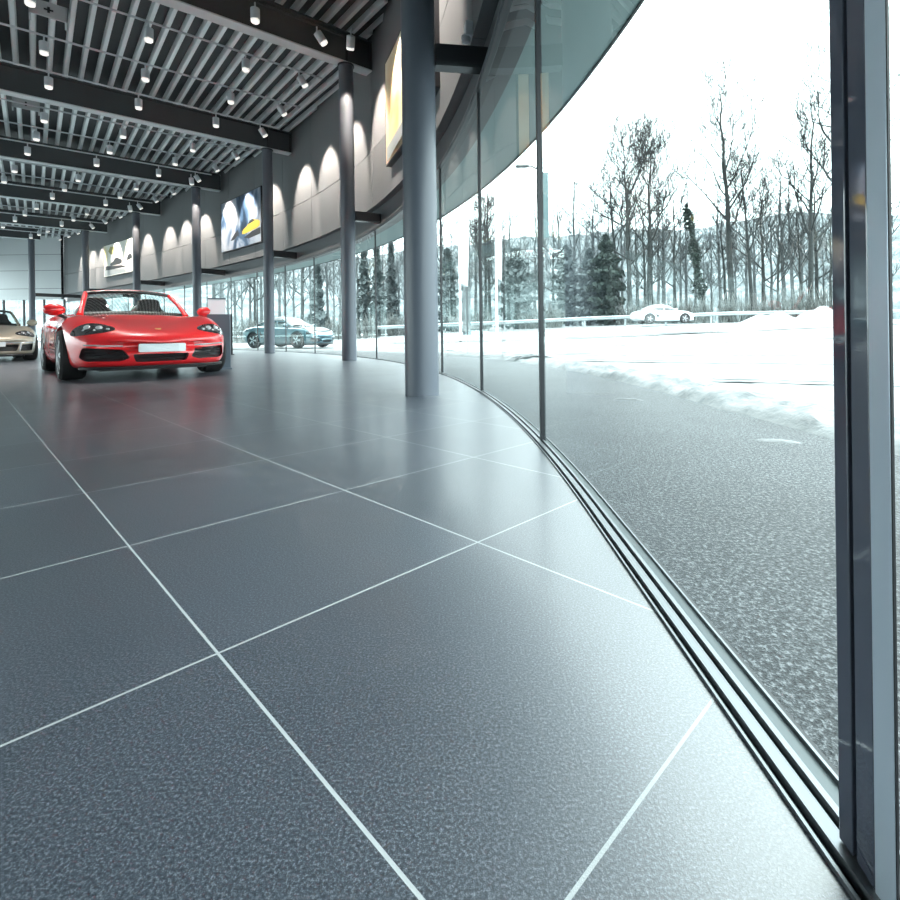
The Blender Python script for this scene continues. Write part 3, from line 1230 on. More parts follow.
def cyl_y(cx, cz, r, y0, y1, n=40):
    b = MB()
    b.lathe([(r, y0), (r, y1)], n, Matrix.Translation((cx, 0, cz)) @ Matrix.Rotation(-PI / 2, 4, 'X'))
    return b.v, b.f


class Skin:
    """projects outlines onto the body surface"""
    def __init__(self, me):
        self.t = BVHTree.FromPolygons([v.co.copy() for v in me.vertices], [tuple(p.vertices) for p in me.polygons])

    def hit(self, y, z, d=Vector((-1, 0, 0))):
        d = d.normalized()
        o = Vector((-0.3, y, z)) - d * 3
        loc, nor, _, _ = self.t.ray_cast(o, d)
        if loc is None:
            loc, nor, _, _ = self.t.find_nearest(Vector((-0.3, y, z)))
        return loc, nor

    def patch(self, mb, ol, off, d=Vector((-1, 0, 0)), rings=5, mi=0):
        n = len(ol)
        cy = sum(p[0] for p in ol) / n
        cz = sum(p[1] for p in ol) / n
        vs = []
        for r in range(1, rings + 1):
            t = r / rings
            for y, z in ol:
                l, nn = self.hit(cy + (y - cy) * t, cz + (z - cz) * t, d)
                vs.append(l + nn * off)
        l, nn = self.hit(cy, cz, d)
        vs.append(l + nn * off)
        fs = []
        for r in range(rings - 1):
            for k in range(n):
                a, b = r * n + k, r * n + (k + 1) % n
                fs.append((a, b, b + n, a + n))
        c = rings * n
        for k in range(n):
            fs.append((c, (k + 1) % n, k))
        # edge skirt
        o = len(vs)
        for k in range(n):
            l, nn = self.hit(ol[k][0], ol[k][1], d)
            vs.append(l - nn * 0.004)
        for k in range(n):
            a, b = (rings - 1) * n + k, (rings - 1) * n + (k + 1) % n
            fs.append((a, b, o + (k + 1) % n, o + k))
        mb.add(vs, fs, mi)

    def cutter(self, ol, depth):
        n = len(ol)
        vs = []
        for y, z in ol:
            l, nn = self.hit(y, z)
            vs.append((l.x + 0.25, y, z))
        for y, z in ol:
            l, nn = self.hit(y, z)
            vs.append((l.x - depth, y, z))
        fs = [tuple(range(n)), tuple(range(n, 2 * n))[::-1]] + [(k, (k + 1) % n, n + (k + 1) % n, n + k) for k in range(n)]
        return vs, fs

    def strip(self, mb, pts, w, off=0.004, d=Vector((-1, 0, 0)), mi=0):
        q = []
        for y, z in pts:
            l, nn = self.hit(y, z, d)
            q.append(l + nn * off)
        mb.tube(q, w, 6, True, mi)


def rounded(pts, r=0.03, n=4):
    out = []
    N_ = len(pts)
    for i in range(N_):
        p0, p1, p2 = Vector(pts[i - 1]), Vector(pts[i]), Vector(pts[(i + 1) % N_])
        a = (p0 - p1); b = (p2 - p1)
        ra = min(r, a.length * .45); rb = min(r, b.length * .45)
        A = p1 + a.normalized() * ra
        B = p1 + b.normalized() * rb
        for k in range(n + 1):
            t = k / n
            q = A * (1 - t) ** 2 + p1 * 2 * t * (1 - t) + B * t * t
            out.append((q.x, q.y))
    return out


def dense(ol, step=0.03):
    out = []
    for i in range(len(ol)):
        a, b = Vector(ol[i]), Vector(ol[(i + 1) % len(ol)])
        n = max(1, int((b - a).length / step))
        for k in range(n):
            q = a + (b - a) * (k / n)
            out.append((q.x, q.y))
    return out


def wheel_parts(parent, x, y, side, hub=M['alloy']):
    w = thing('wheel', None, None, (x, y, 0.33))
    w.parent = parent
    R = Matrix.Rotation(-PI / 2 * side, 4, 'X')      # lathe axis z -> outwards
    mb = MB()
    mb.lathe([(.235, -.11), (.30, -.125), (.325, -.10), (.33, -.05), (.33, .05), (.325, .10), (.30, .125), (.238, .115)], 40, R)
    mb.build('tyre', M['rubber'], w, smooth=True)
    mb = MB()
    mb.lathe([(.240, -.11), (.236, -.09), (.218, -.05), (.212, .06), (.232, .10), (.242, .118), (.232, .112), (.205, .05)], 40, R)
    for k in range(5):
        for dlt in (-0.13, 0.13):
            a = 2 * PI * k / 5 + dlt
            m = R @ Matrix.Rotation(a, 4, 'Z')
            m2 = m @ Matrix(((1, 0, 0, 0), (0, 1, 0, 0), (-0.05, 0, 1, 0.02), (0, 0, 0, 1)))
            mb.box(0.03, 0.232, -0.014, 0.014, 0.075, 0.105, 0, m2)
    mb.lathe([(0.06, 0.055), (0.06, 0.10), (0.03, 0.108), (0.0, 0.108)], 20, R)
    mb.build('rim', hub, w, smooth=True)
    mb = MB()
    mb.lathe([(0.16, 0.0), (0.16, 0.03), (0.0, 0.03)], 28, R)
    mb.build('brake_disc', M['silver'], w, smooth=True)
    return w


def build_car(label, cat, loc, rz, paint, closed=False, snow=False, name='convertible_car', wide_grille=False, group=None):
    car = thing(name, label, cat, loc, rz, group)
    vs, fs = body_mesh()
    base = sub_mesh(vs, fs, 2)
    sk = Skin(base)
    cut = [cyl_y(-.95, .33, .375, -1.2, -.52), cyl_y(-.95, .33, .375, .52, 1.2),
           cyl_y(-3.40, .335, .385, -1.2, -.52), cyl_y(-3.40, .335, .385, .52, 1.2)]
    if not closed:
        b = MB()
        ol = rounded([(-1.70, -.60), (-2.80, -.66), (-2.80, .66), (-1.70, .60)], .16, 5)
        b.prism(ol, lambda p, q, d: (p, q, d), .42, 1.3)
        cut.append((b.v, b.f))
    holes = []
    if not wide_grille:
        for sgn in (-1, 1):
            ol = rounded([(.31 * sgn, .285), (.37 * sgn, .395), (.73 * sgn, .425), (.755 * sgn, .30), (.70 * sgn, .255), (.40 * sgn, .25)], .03)
            holes.append(dense(ol, .05))
        holes.append(dense(rounded([(-.29, .335), (.29, .335), (.26, .235), (-.26, .235)], .025), .05))
    else:
        holes.append(dense(rounded([(-.50, .40), (.50, .40), (.44, .25), (-.44, .25)], .03), .05))
        for sgn in (-1, 1):
            holes.append(dense(rounded([(.54 * sgn, .40), (.76 * sgn, .42), (.74 * sgn, .25), (.50 * sgn, .25)], .03), .05))
    for h in holes:
        cut.append(sk.cutter(h, .09))
    me = boolean_cut(base, cut)
    me.materials.clear()
    me.materials.append(paint)
    for p in me.polygons:
        p.use_smooth = True
    me.set_sharp_from_angle(angle=math.radians(32))
    me.name = 'body'
    bo = bpy.data.objects.new('body', me)
    COL.objects.link(bo)
    bo.parent = car
    # grille panels set back inside the openings, with slats
    for h in holes:
        mb = MB()
        cy = sum(p[0] for p in h) / len(h)
        cz = sum(p[1] for p in h) / len(h)
        vs = []
        for y, z in h:
            l, nn = sk.hit(y, z)
            vs.append((l.x - .072, cy + (y - cy) * 1.03, cz + (z - cz) * 1.03))
        l, nn = sk.hit(cy, cz)
        vs.append((l.x - .072, cy, cz))
        n = len(h)
        mb.add(vs, [(n, k, (k + 1) % n) for k in range(n)])
        ys = [p[0] for p in h]
        for zz in ((.285, .335, .375) if max(p[1] for p in h) > .37 else (.27, .305)):
            y0, y1 = min(ys) + .05, max(ys) - .05
            pts = []
            for k in range(9):
                y = y0 + (y1 - y0) * k / 8
                l, nn = sk.hit(y, zz)
                pts.append((l.x - .045, y, zz))
            mb.tube(pts, .008, 5)
        mb.build('intake_grille', M['blackplastic'], car)
    # lower splitter
    mb = MB()
    pts = []
    for k in range(21):
        y = -.74 + 1.48 * k / 20
        l, nn = sk.hit(y, .205)
        pts.append((l.x + .0, y, .165))
    mb.tube(pts, .022, 6)
    mb.build('splitter', M['blackplastic'], car, smooth=True)
    if wide_grille:
        mb = MB()
        sk.strip(mb, [(-.78 + 1.56 * k / 20, .445) for k in range(21)], .016, .006)
        for sgn in (-1, 1):
            sk.strip(mb, [(sgn * (.52 - .03 * k / 4), .43 - .18 * k / 4) for k in range(5)], .016, .008)
        mb.build('grille_trim', M['silver'], car, smooth=True)
    # plate
    if not snow:
        mb = MB()
        ol = dense(rounded([(-.24, .36), (.24, .36), (.24, .465), (-.24, .465)], .015, 2), .06)
        ctr = Vector((max(sk.hit(0, zz)[0].x for zz in (.36, .40, .44, .47)) + .02, 0, .42))
        n = len(ol)
        mb.add([(ctr.x + .012 - .12 * (y / .5) ** 2, y, z) for y, z in ol] + [(ctr.x - .03 - .12 * (y / .5) ** 2, y, z) for y, z in ol],
               [tuple(range(n)), tuple(range(n, 2 * n))[::-1]] + [(k, (k + 1) % n, n + (k + 1) % n, n + k) for k in range(n)])
        tag(mb.build('front_plate', M['plate'], car), 'blank pale silver plate')
        mb = MB()
        dd = Vector((-1, 0, -1.2))
        sk.patch(mb, rounded([(-.032, .625), (.032, .625), (.03, .57), (0, .545), (-.03, .57)], .008, 2), .006, dd, 2)
        tag(mb.build('crest_badge', M['gold'], car, smooth=True), 'small gold crest on the bonnet')
        # lip line across bonnet front edge
    # headlights
    for sgn in (-1, 1):
        ol = []
        for k in range(36):
            t = 2 * PI * k / 36
            a = .195 * math.cos(t)
            b = .112 * math.sin(t) * (1 + .18 * math.cos(t))
            rot = math.radians(17)
            ol.append((sgn * (.615 + a * math.cos(rot) - b * math.sin(rot)), .675 + a * math.sin(rot) + b * math.cos(rot)))
        dd = Vector((-1, 0, -.55))
        hl = MB(); sk.patch(hl, ol, .006, dd, 6)
        ho = hl.build('headlight', M['lampglass'], car, smooth=True)
        for (a, b, r) in ((-.045, .005, .036), (.055, .028, .036), (-.12, -.02, .02), (.0, -.045, .014), (.09, -.02, .014)):
            l, nn = sk.hit(sgn * (.615 + a), .675 + b + a * .25, dd)
            mb = MB()
            mt = Matrix.Translation(l + nn * .006) @ nn.to_track_quat('Z', 'Y').to_matrix().to_4x4()
            mb.lathe([(r, 0), (r * .95, r * .35), (r * .55, r * .6), (0, r * .68)], 14, mt)
            mb.build('headlight_bulb', M['led'], ho, smooth=True)
        # marker light strip in the bumper over the intake
        mb = MB()
        sk.strip(mb, [(sgn * (.37 + .34 * k / 8), .437 + .02 * k / 8) for k in range(9)], .010, .004)
        mb.build('marker_light', M['silver'], car, smooth=True)
    # wheels
    for sgn in (-1, 1):
        wheel_parts(car, -.95, .765 * sgn, sgn)
        wheel_parts(car, -3.40, .765 * sgn, sgn)
    # dark arch liners / underbody
    mb = MB()
    mb.box(-3.9, -.35, -.56, .56, .12, .40)
    mb.build('underbody', M['blackplastic'], car)
    # doors: shut lines
    for sgn in (-1, 1):
        for xx in (-1.50, -2.62):
            mb = MB()
            pts = []
            for k in range(7):
                z = .24 + (.80 - .24) * k / 6
                l, nn, _, _ = sk.t.ray_cast(Vector((xx, sgn * 3, z)), Vector((0, -sgn, 0)))
                if l:
                    pts.append(l)
            mb.tube(pts, .005, 5)
            mb.build('door_gap', M['blackplastic'], car)
        mb = MB()
        l, nn, _, _ = sk.t.ray_cast(Vector((-2.45, sgn * 3, .72)), Vector((0, -sgn, 0)))
        mb.tube([l + Vector((.09, sgn * .004, 0)), l + Vector((.05, sgn * .03, 0)), l + Vector((-.05, sgn * .03, 0)), l + Vector((-.09, sgn * .004, 0))], .014, 8)
        mb.build('door_handle', paint, car, smooth=True)
        # side air intake behind the door
        mb = MB()
        q = []
        for (xx, zz) in ((-2.72, .50), (-2.95, .72), (-2.98, .60), (-2.90, .42)):
            l, nn, _, _ = sk.t.ray_cast(Vector((xx, sgn * 3, zz)), Vector((0, -sgn, 0)))
            q.append(l + Vector((0, sgn * .006, 0)))
        mb.add(q, [(0, 1, 2, 3)])
        mb.build('side_vent', M['blackplastic'], car)
        # mirrors
        mi = thing('door_mirror', None, None, (-1.55, sgn * .875, .945))
        mi.parent = car
        mb = MB()
        prof = []
        for i in range(9):
            a = -PI / 2 + PI * i / 8
            prof.append((math.cos(a), math.sin(a)))
        mb.lathe(prof, 20, Matrix.Diagonal((.085, .115, .085, 1)))
        mb.build('mirror_shell', paint, mi, smooth=True)
        mb = MB(); mb.tube([(0.0, -sgn * .02, -.05), (.03, -sgn * .12, -.115)], [.03, .022], 8)
        mb.build('mirror_arm', M['blackplastic'], mi, smooth=True)
    # windscreen
    def base_pt(t):
        y = .615 * t
        return Vector((-1.30 - .26 * t * t, y, .885 - .012 * t * t))

    def top_pt(t):
        y = .50 * t
        return Vector((-1.93 - .12 * t * t, y, 1.262 - .035 * t * t))
    mb = MB()
    NT_, NV = 16, 6
    vs, fs = [], []
    for i in range(NT_ + 1):
        t = -1 + 2 * i / NT_
        for k in range(NV + 1):
            u = k / NV
            p = base_pt(t).lerp(top_pt(t), u)
            p += Vector((.035, 0, .02)) * math.sin(PI * u)
            vs.append(p)
    for i in range(NT_):
        for k in range(NV):
            a = i * (NV + 1) + k
            fs.append((a, a + 1, a + NV + 2, a + NV + 1))
    mb.add(vs, fs)
    mb.build('windscreen', M['carglass'], car, smooth=True, recalc=False)
    for t in (-1, 1):
        mb = MB()
        mb.tube([base_pt(t).lerp(top_pt(t), k / 6) + Vector((.035, 0, .02)) * math.sin(PI * k / 6) for k in range(7)], [.04] + [.03] * 5 + [.026], 8)
        mb.build('screen_pillar', paint, car, smooth=True)
    mb = MB()
    mb.tube([top_pt(-1 + 2 * k / 14) for k in range(15)], .026, 8)
    mb.build('screen_header', M['blackplastic'] if not closed else paint, car, smooth=True)
    mb = MB(); mb.tube([top_pt(-1 + 2 * k / 14) + Vector((-.02, 0, .018)) for k in range(15)], .012, 8)
    mb.build('header_top', paint, car, smooth=True)
    if not closed:
        # interior
        mb = MB(); mb.box(-2.78, -1.72, -.58, .58, .40, .44); mb.build('cabin_floor', M['leather'], car)
        mb = MB()
        mb.tube([(-1.70, -.62 + 1.24 * k / 10, .84 + .03 * math.sin(PI * k / 10)) for k in range(11)], .085, 10)
        mb.build('dashboard', M['leather'], car, smooth=True)
        mb = MB()
        mt = Matrix.Translation((-1.93, .36, .80)) @ Matrix.Rotation(math.radians(66), 4, 'Y')
        mb.lathe([(.175 + .016 * math.cos(2 * PI * i / 8), .016 * math.sin(2 * PI * i / 8)) for i in range(8)], 28, mt, closed=True)
        mb.box(-.175, .175, -.018, .018, -.01, .01, 0, mt)
        mb.build('steering_wheel', M['leather'], car, smooth=True)
        for sgn in (-1, 1):
            se = thing('seat', None, None, (-2.45, sgn * .34, .44)); se.parent = car
            mb = MB()
            ol = [(-.24, 0), (.24, 0), (.25, .35), (.22, .52), (.15, .60), (.14, .72), (.09, .76), (-.09, .76), (-.14, .72), (-.15, .60), (-.22, .52), (-.25, .35)]
            mb.prism(rounded(ol, .05, 3), lambda a, b, d: (-.18 * b + d, a, b), -.09, .06)
            mb.build('backrest', M['leather'], se, smooth=True, bevel=.02)
            mb = MB(); mb.box(-.02, .5, -.25, .25, 0, .16); mb.build('cushion', M['leather'], se, bevel=.04)
            mb = MB()
            mb.tube([(-2.86, sgn * .34 + .20 * math.cos(a), .90 + .22 * math.sin(a)) for a in [PI * k / 10 for k in range(11)]], .02, 8)
            mb.build('roll_hoop', M['silver'], car, smooth=True)
        mb = MB()
        mb.lathe([(0, -.03), (.10, -.02), (.10, .02), (0, .03)], 14, Matrix.Translation((-1.90, 0, 1.20)) @ Matrix.Diagonal((.35, 1, 1, 1)))
        mb.build('rear_mirror', M['blackplastic'], car, smooth=True)
    else:
        # closed greenhouse: dark glass with a painted roof
        secs = []
        for (x, hw, z) in ((-1.36, .70, .90), (-1.62, .67, 1.06), (-1.93, .60, 1.235), (-2.3, .58, 1.30), (-2.75, .57, 1.265), (-3.2, .55, 1.14), (-3.6, .52, .99), (-3.78, .50, .93)):
            r = []
            for k in range(13):
                a = PI * k / 12
                yy = hw * math.copysign(abs(math.cos(a)) ** .55, math.cos(a))
                zz = .86 + (z - .86) * abs(math.sin(a)) ** .62
                r.append(Vector((x, yy, zz)))
            secs.append(r)
        g = MB(); rf = MB()
        for i in range(len(secs) - 1):
            for k in range(12):
                q = [secs[i][k], secs[i][k + 1], secs[i + 1][k + 1], secs[i + 1][k]]
                top = 2 <= k <= 9 and 2 <= i <= 3
                (rf if top else g).add(q, [(0, 1, 2, 3)])
        g.build('side_glass', M['lampglass'], car, smooth=True, recalc=False)
        rf.build('roof_panel', paint if not snow else M['snow'], car, smooth=True, recalc=False)
        mb = MB()
        for k in (2, 10):
            mb.tube([secs[i][k] for i in range(len(secs))], .03, 6)
        mb.tube([secs[3][2], secs[3][1], secs[3][0]], .035, 6)
        mb.tube([secs[3][10], secs[3][11], secs[3][12]], .035, 6)
        mb.build('roof_pillar', paint, car, smooth=True)
        if snow:
            mb = MB()
            vs, fs = [], []
            for i in range(len(secs)):
                for k in range(2, 11):
                    vs.append(secs[i][k] + Vector((0, 0, .05 + .02 * math.sin(i * 2.1 + k))))
            for i in range(len(secs) - 1):
                for k in range(8):
                    a = i * 9 + k
                    fs.append((a, a + 1, a + 10, a + 9))
            mb.add(vs, fs)
            tag(mb.build('snow_cover', M['snow'], car, smooth=True, recalc=False), 'layer of snow on roof and glass')
            mb = MB()
            sk2 = []
            for i in range(8):
                x = -.35 - .95 * i / 7
                for k in range(9):
                    y = -.72 + 1.44 * k / 8
                    l, nn, _, _ = sk.t.ray_cast(Vector((x, y, 3)), Vector((0, 0, -1)))
                    sk2.append((l + Vector((0, 0, .03))) if l else Vector((x, y, .7)))
            for i in range(7):
                for k in range(8):
                    a = i * 9 + k
                    fs2 = (a, a + 1, a + 10, a + 9)
                    mb.add([sk2[q] for q in fs2], [(0, 1, 2, 3)])
            tag(mb.build('bonnet_snow', M['snow'], car, smooth=True, recalc=False), 'layer of snow on the bonnet')
    return car


FW = Vector((math.sin(math.radians(43)), -math.cos(math.radians(43)), 0))
LF = Vector((-FW.y, FW.x, 0))
nose = Vector((-3.85, 6.55, 0))
build_car('shiny red open two seat sports car facing the viewer on tiles', 'car', nose, math.atan2(FW.y, FW.x), M['red']).scale = (1.03, 1.105, 0.99)
nz = Vector((-10.7, 11.6, 0))
fw2 = Vector((0.72, -0.69, 0))
build_car('beige open car at left edge behind the red sports car', 'car', nz, math.atan2(fw2.y, fw2.x), M['beige'], wide_grille=True)
build_car('teal coupe with snowy roof parked outside beyond the glass', 'car', (-5.42, 20.4, 0.02), math.radians(-24), M['teal'], closed=True, snow=True, name='parked_coupe').scale = (.93, .95, .95)
build_car('white snow covered car parked at the roadside guard rail', 'car', (16.1, 36.2, 1.02), math.radians(2), M['whitecar'], closed=True, snow=True, name='parked_car')

# ------------------------------------------------------------------ stands beside the red car
t = thing('info_stand', 'grey information pedestal with a pale card beside the red car', 'stand', (-4.03, 8.42, 0), math.radians(22))
mb = MB(); mb.box(-.17, .17, -.06, .06, 0.02, .90); mb.build('pedestal', M['stand'], t, bevel=.006)
mb = MB(); mb.box(-.19, .19, -.14, .14, 0, .02); mb.build('base_plate', M['stand'], t)
mb = MB()
mt = Matrix.Translation((-.02, -.02, .90)) @ Matrix.Rotation(math.radians(-14), 4, 'X')
mb.box(-.14, .12, -.006, .006, 0.0, .26, 0, mt); mb.build('card', M['paper'], t)
mb = MB(); mb.box(-.145, .125, -.010, .010, .255, .275, 0, mt); mb.build('clip_rail', M['stand'], t)
t = thing('totem_stand', 'slim dark totem behind the information pedestal by the glass', 'stand', (-6.76, 14.7, 0), math.radians(25))
mb = MB(); mb.box(-.10, .10, -.06, .06, 0.02, 1.16); mb.build('column_body', M['blackmetal'], t, bevel=.006)
mb = MB(); mb.box(-.14, .14, -.12, .12, 0, .02); mb.build('base_plate', M['blackmetal'], t)

# ------------------------------------------------------------------ outside furniture
def gz(x, y):
    return ground_z(x, y)


gr = thing('guard_rail', 'long grey steel guard rail along the far roadside', 'guard rail', (0, 0, 0))
pts = [(-30, 41), (-15, 39.5), (0, 38.6), (15, 38.2), (32, 38.4), (55, 40)]
dn = []
for p, q in zip(pts, pts[1:]):
    for i in range(10):
        u = i / 10
        dn.append(Vector((p[0] + (q[0] - p[0]) * u, p[1] + (q[1] - p[1]) * u, 0)))
mb = MB()
prof = [(-.03, .55), (-.08, .62), (-.02, .68), (-.08, .74), (-.03, .82), (0, .82), (0, .55)]
vs, fs = [], []
for i, p in enumerate(dn):
    for o_, z in prof:
        vs.append((p.x, p.y + o_, gz(p.x, p.y) + z))
for i in range(len(dn) - 1):
    for k in range(len(prof)):
        a, b = i * len(prof) + k, i * len(prof) + (k + 1) % len(prof)
        fs.append((a, b, b + len(prof), a + len(prof)))
mb.add(vs, fs)
mb.build('rail_band', M['galv'], gr)
for i in range(0, len(dn), 2):
    p = dn[i]
    z = gz(p.x, p.y)
    mb = MB(); mb.box(p.x - .05, p.x + .05, p.y, p.y + .12, z - .2, z + .78)
    mb.build('post', M['galv'], gr)


def at_px(px, Y):
    """X on the ground seen at image column px at depth Y (camera height)"""
    return (px - CX) / F_PX * Y


# street lamp with banner
Xl = at_px(541, 22)
t = thing('street_lamp', 'tall grey street lamp with curved arm and dark banner', 'street lamp', (Xl + .05, 22, gz(Xl, 22) - .1), 0)
mb = MB(); mb.tube([(0, 0, 0), (0, 0, 7.3)], [.08, .055], 10); mb.build('pole', M['lamppole'], t, smooth=True)
mb = MB(); mb.tube([(0, 0, 7.3), (-.12, 0, 7.55), (-.4, 0, 7.68), (-.62, 0, 7.68)], .04, 8); mb.build('arm', M['lamppole'], t, smooth=True)
mb = MB(); mb.box(-1.05, -.5, -.1, .1, 7.62, 7.72); mb.build('lamp_head', M['lamppole'], t, bevel=.03)
mb = MB(); mb.box(.06, .34, -.01, .01, 4.6, 7.4); mb.build('banner', M['banner'], t)
# flags
for (px, Y, top, f0, f1, w, lab) in ((460.5, 26, 7.0, 3.0, 6.8, .45, 'white flagpole with hanging white flag, left of the pair'),
                                     (497, 26, 7.7, 3.2, 7.5, .28, 'taller white flagpole with white flag between the mullions')):
    x = at_px(px, Y)
    z = gz(x, Y) - .05
    t = thing('flagpole', lab, 'flagpole', (x, Y, z), 0, 'flagpoles outside the showroom')
    mb = MB(); mb.tube([(0, 0, 0), (0, 0, top)], [.07, .045], 10); mb.build('pole', M['pole'], t, smooth=True)
    mb = MB()
    vs, fs = [], []
    for i in range(9):
        for k in range(13):
            u, v = i / 8, k / 12
            vs.append((.06 + w * u * (.75 + .25 * v), .06 * math.sin(u * 7 + v * 2) * u, f0 + (f1 - f0) * v - .15 * u))
    for i in range(8):
        for k in range(12):
            a = i * 13 + k
            fs.append((a, a + 1, a + 14, a + 13))
    mb.add(vs, fs)
    o = mb.build('flag', M['flag'], t, smooth=True, recalc=False)
    sm = o.modifiers.new('s', 'SOLIDIFY'); sm.thickness = .01
# dark sign standing in for dark trees near the flags
x = at_px(467, 36)
t = thing('sign_pylon', 'dark blank pylon beside the left flagpole in the snow', 'sign', (x, 36, gz(x, 36) - .05))
mb = MB(); mb.box(-.28, .28, -.08, .08, 0.1, 3.4); mb.build('panel', M['lamppole'], t)
mb = MB(); mb.box(-.3, .3, -.14, .14, 0, .1); mb.build('base', M['lamppole'], t)

# ------------------------------------------------------------------ trees
def tree_mesh(seed, H, lean=0.0, spread=1.0, twigs=3, first=0.30, r0=None, fork=False, nb=15):
    """returns (trunk MB, branches MB)"""
    rr = random.Random(seed)
    tr, br = MB(), MB()
    r0 = r0 or H * 0.0125
    n = 12
    pts, rad = [], []
    for i in range(n + 1):
        t = i / n
        pts.append(Vector((lean * H * t ** 1.3 + rr.uniform(-1, 1) * .008 * H * t, rr.uniform(-1, 1) * .008 * H * t, H * t)))
        rad.append(max(.035, r0 * (1 - t) ** .8 + .02))
    tr.tube(pts, rad, 8)

    def along(t):
        f = t * n
        i = min(n - 1, int(f))
        return pts[i].lerp(pts[i + 1], f - i)

    def grow(p, d, L, r, lev):
        m = 5 if lev < 2 else 3
        q = [p.copy()]
        dd = d.copy()
        for k in range(m):
            dd = (dd + Vector((rr.uniform(-.25, .25), rr.uniform(-.25, .25), rr.uniform(-.02, .24)))).normalized()
            q.append(q[-1] + dd * L / m)
        br.tube(q, [max(.011, r * (1 - .75 * k / m)) for k in range(m + 1)], 5 if lev == 0 else (4 if lev == 1 else 3), False)
        if lev < twigs:
            nn = (6, 5, 4, 3)[lev]
            for k in range(nn):
                t = .25 + .75 * (k + rr.random() * .8) / nn
                f = min(m - 1e-3, t * m)
                i = int(f)
                pp = q[i].lerp(q[i + 1], f - i)
                ax = (q[i + 1] - q[i]).normalized()
                sd = Vector((rr.uniform(-1, 1), rr.uniform(-1, 1), rr.uniform(-.3, .9))).normalized()
                nd = (ax * .75 + sd * .75).normalized()
                grow(pp, nd, L * rr.uniform(.42, .72), r * .45, lev + 1)
    for k in range(nb):
        t = first + (1 - first) * (k + rr.random() * .6) / nb
        t = min(t, .99)
        a = k * 2.4 + rr.uniform(-.5, .5)
        el = rr.uniform(.45, 1.1)
        d = Vector((math.cos(a) * math.cos(el), math.sin(a) * math.cos(el), math.sin(el)))
        L = H * spread * (.30 * (1 - t) + .10) * rr.uniform(.7, 1.2)
        grow(along(t), d, L, max(.03, r0 * (1 - t) * .55 + .02), 0)
    return tr, br, along


def bare_tree(px, Y, top_y, label, seed, lean=0.0, spread=1.0, first=.3, ivy=0, group=None, r0=None, nb=15, twigs=3, bark='bark'):
    x = at_px(px, Y)
    z = gz(x, Y) - .3
    # height that reaches image row top_y
    ty = CAM_H + (CY - 0.0124 * (px - CX) - top_y) / F_PX * Y - z
    t = thing('ivy_tree' if ivy else 'bare_tree', label, 'tree', (x, Y, z), 0, group)
    tr, br, along = tree_mesh(seed, ty, lean, spread, twigs, first, r0, nb=nb)
    tr.build('trunk', M[bark], t, smooth=True, recalc=False)
    br.build('branches', M[bark], t, recalc=False)
    if ivy:
        rr = random.Random(seed + 5)
        mb = MB()
        for k in range(ivy):
            p = along(rr.uniform(.05, .97))
            tt = p.z / ty
            R_ = (.75 - .4 * tt) * (.7 + .5 * math.sin(tt * 23)) * rr.random() ** .6
            a = rr.uniform(0, 2 * PI)
            c = p + Vector((math.cos(a) * R_, math.sin(a) * R_, rr.uniform(-.4, .4)))
            leaf(mb, c, rr.uniform(.10, .22), rr)
        mb.build('ivy_foliage', M['ivy'], t, recalc=False)
    return t


def leaf(mb, c, s, rr):
    u = Vector((rr.uniform(-1, 1), rr.uniform(-1, 1), rr.uniform(-1, 1))).normalized()
    w = u.orthogonal().normalized()
    a = rr.uniform(0, PI)
    w = (Matrix.Rotation(a, 3, u) @ w)
    v = u.cross(w)
    mb.add([c + w * s, c + v * s * .7, c - w * s, c - v * s * .7], [(0, 1, 2, 3)])


bare_tree(631, 50, 140, 'tall bare tree on the left of the tree row', 11, -.03, 1.35, .33, nb=20)
bare_tree(620, 52, 172, 'thinner bare tree left of the tall left tree', 12, -.06, .8, .45, nb=11)
bare_tree(649, 51, 140, 'bare tree just right of the tall left tree', 13, .02, 1.3, .36, nb=20)
bare_tree(664, 56, 200, 'slim bare tree between the left trees and ivy tree', 14, .0, .8, .4, nb=10)
bare_tree(704, 47, 205, 'leaning tree wrapped in dark ivy', 15, -.13, .5, .5, ivy=1300, nb=8)
bare_tree(733, 50, 84, 'tallest bare tree standing in the middle of the view', 16, -.045, 1.2, .40, nb=20)
bare_tree(727, 54, 205, 'short bare tree at the foot of the tallest one', 17, -.05, .7, .5, nb=8)
bare_tree(753, 49, 170, 'bare tree leaning left beside the tallest tree', 18, -.06, 1.2, .4, nb=18)
bare_tree(811, 48, 108, 'tall bare tree close to the dark door post', 19, .02, 1.2, .35, nb=18)
bare_tree(803, 52, 205, 'lower bare tree left of the one by the post', 20, -.05, .9, .35, nb=11)
bare_tree(838, 42, 20, 'tall tree partly hidden behind the door post', 21, .02, 1.0, .4)
bare_tree(486, 46, 205, 'bare tree behind the flagpoles', 22, .0, 1.1, .25)
bare_tree(868, 50, 150, 'bare tree seen right of the dark post', 23, 0, 1.0, .35)
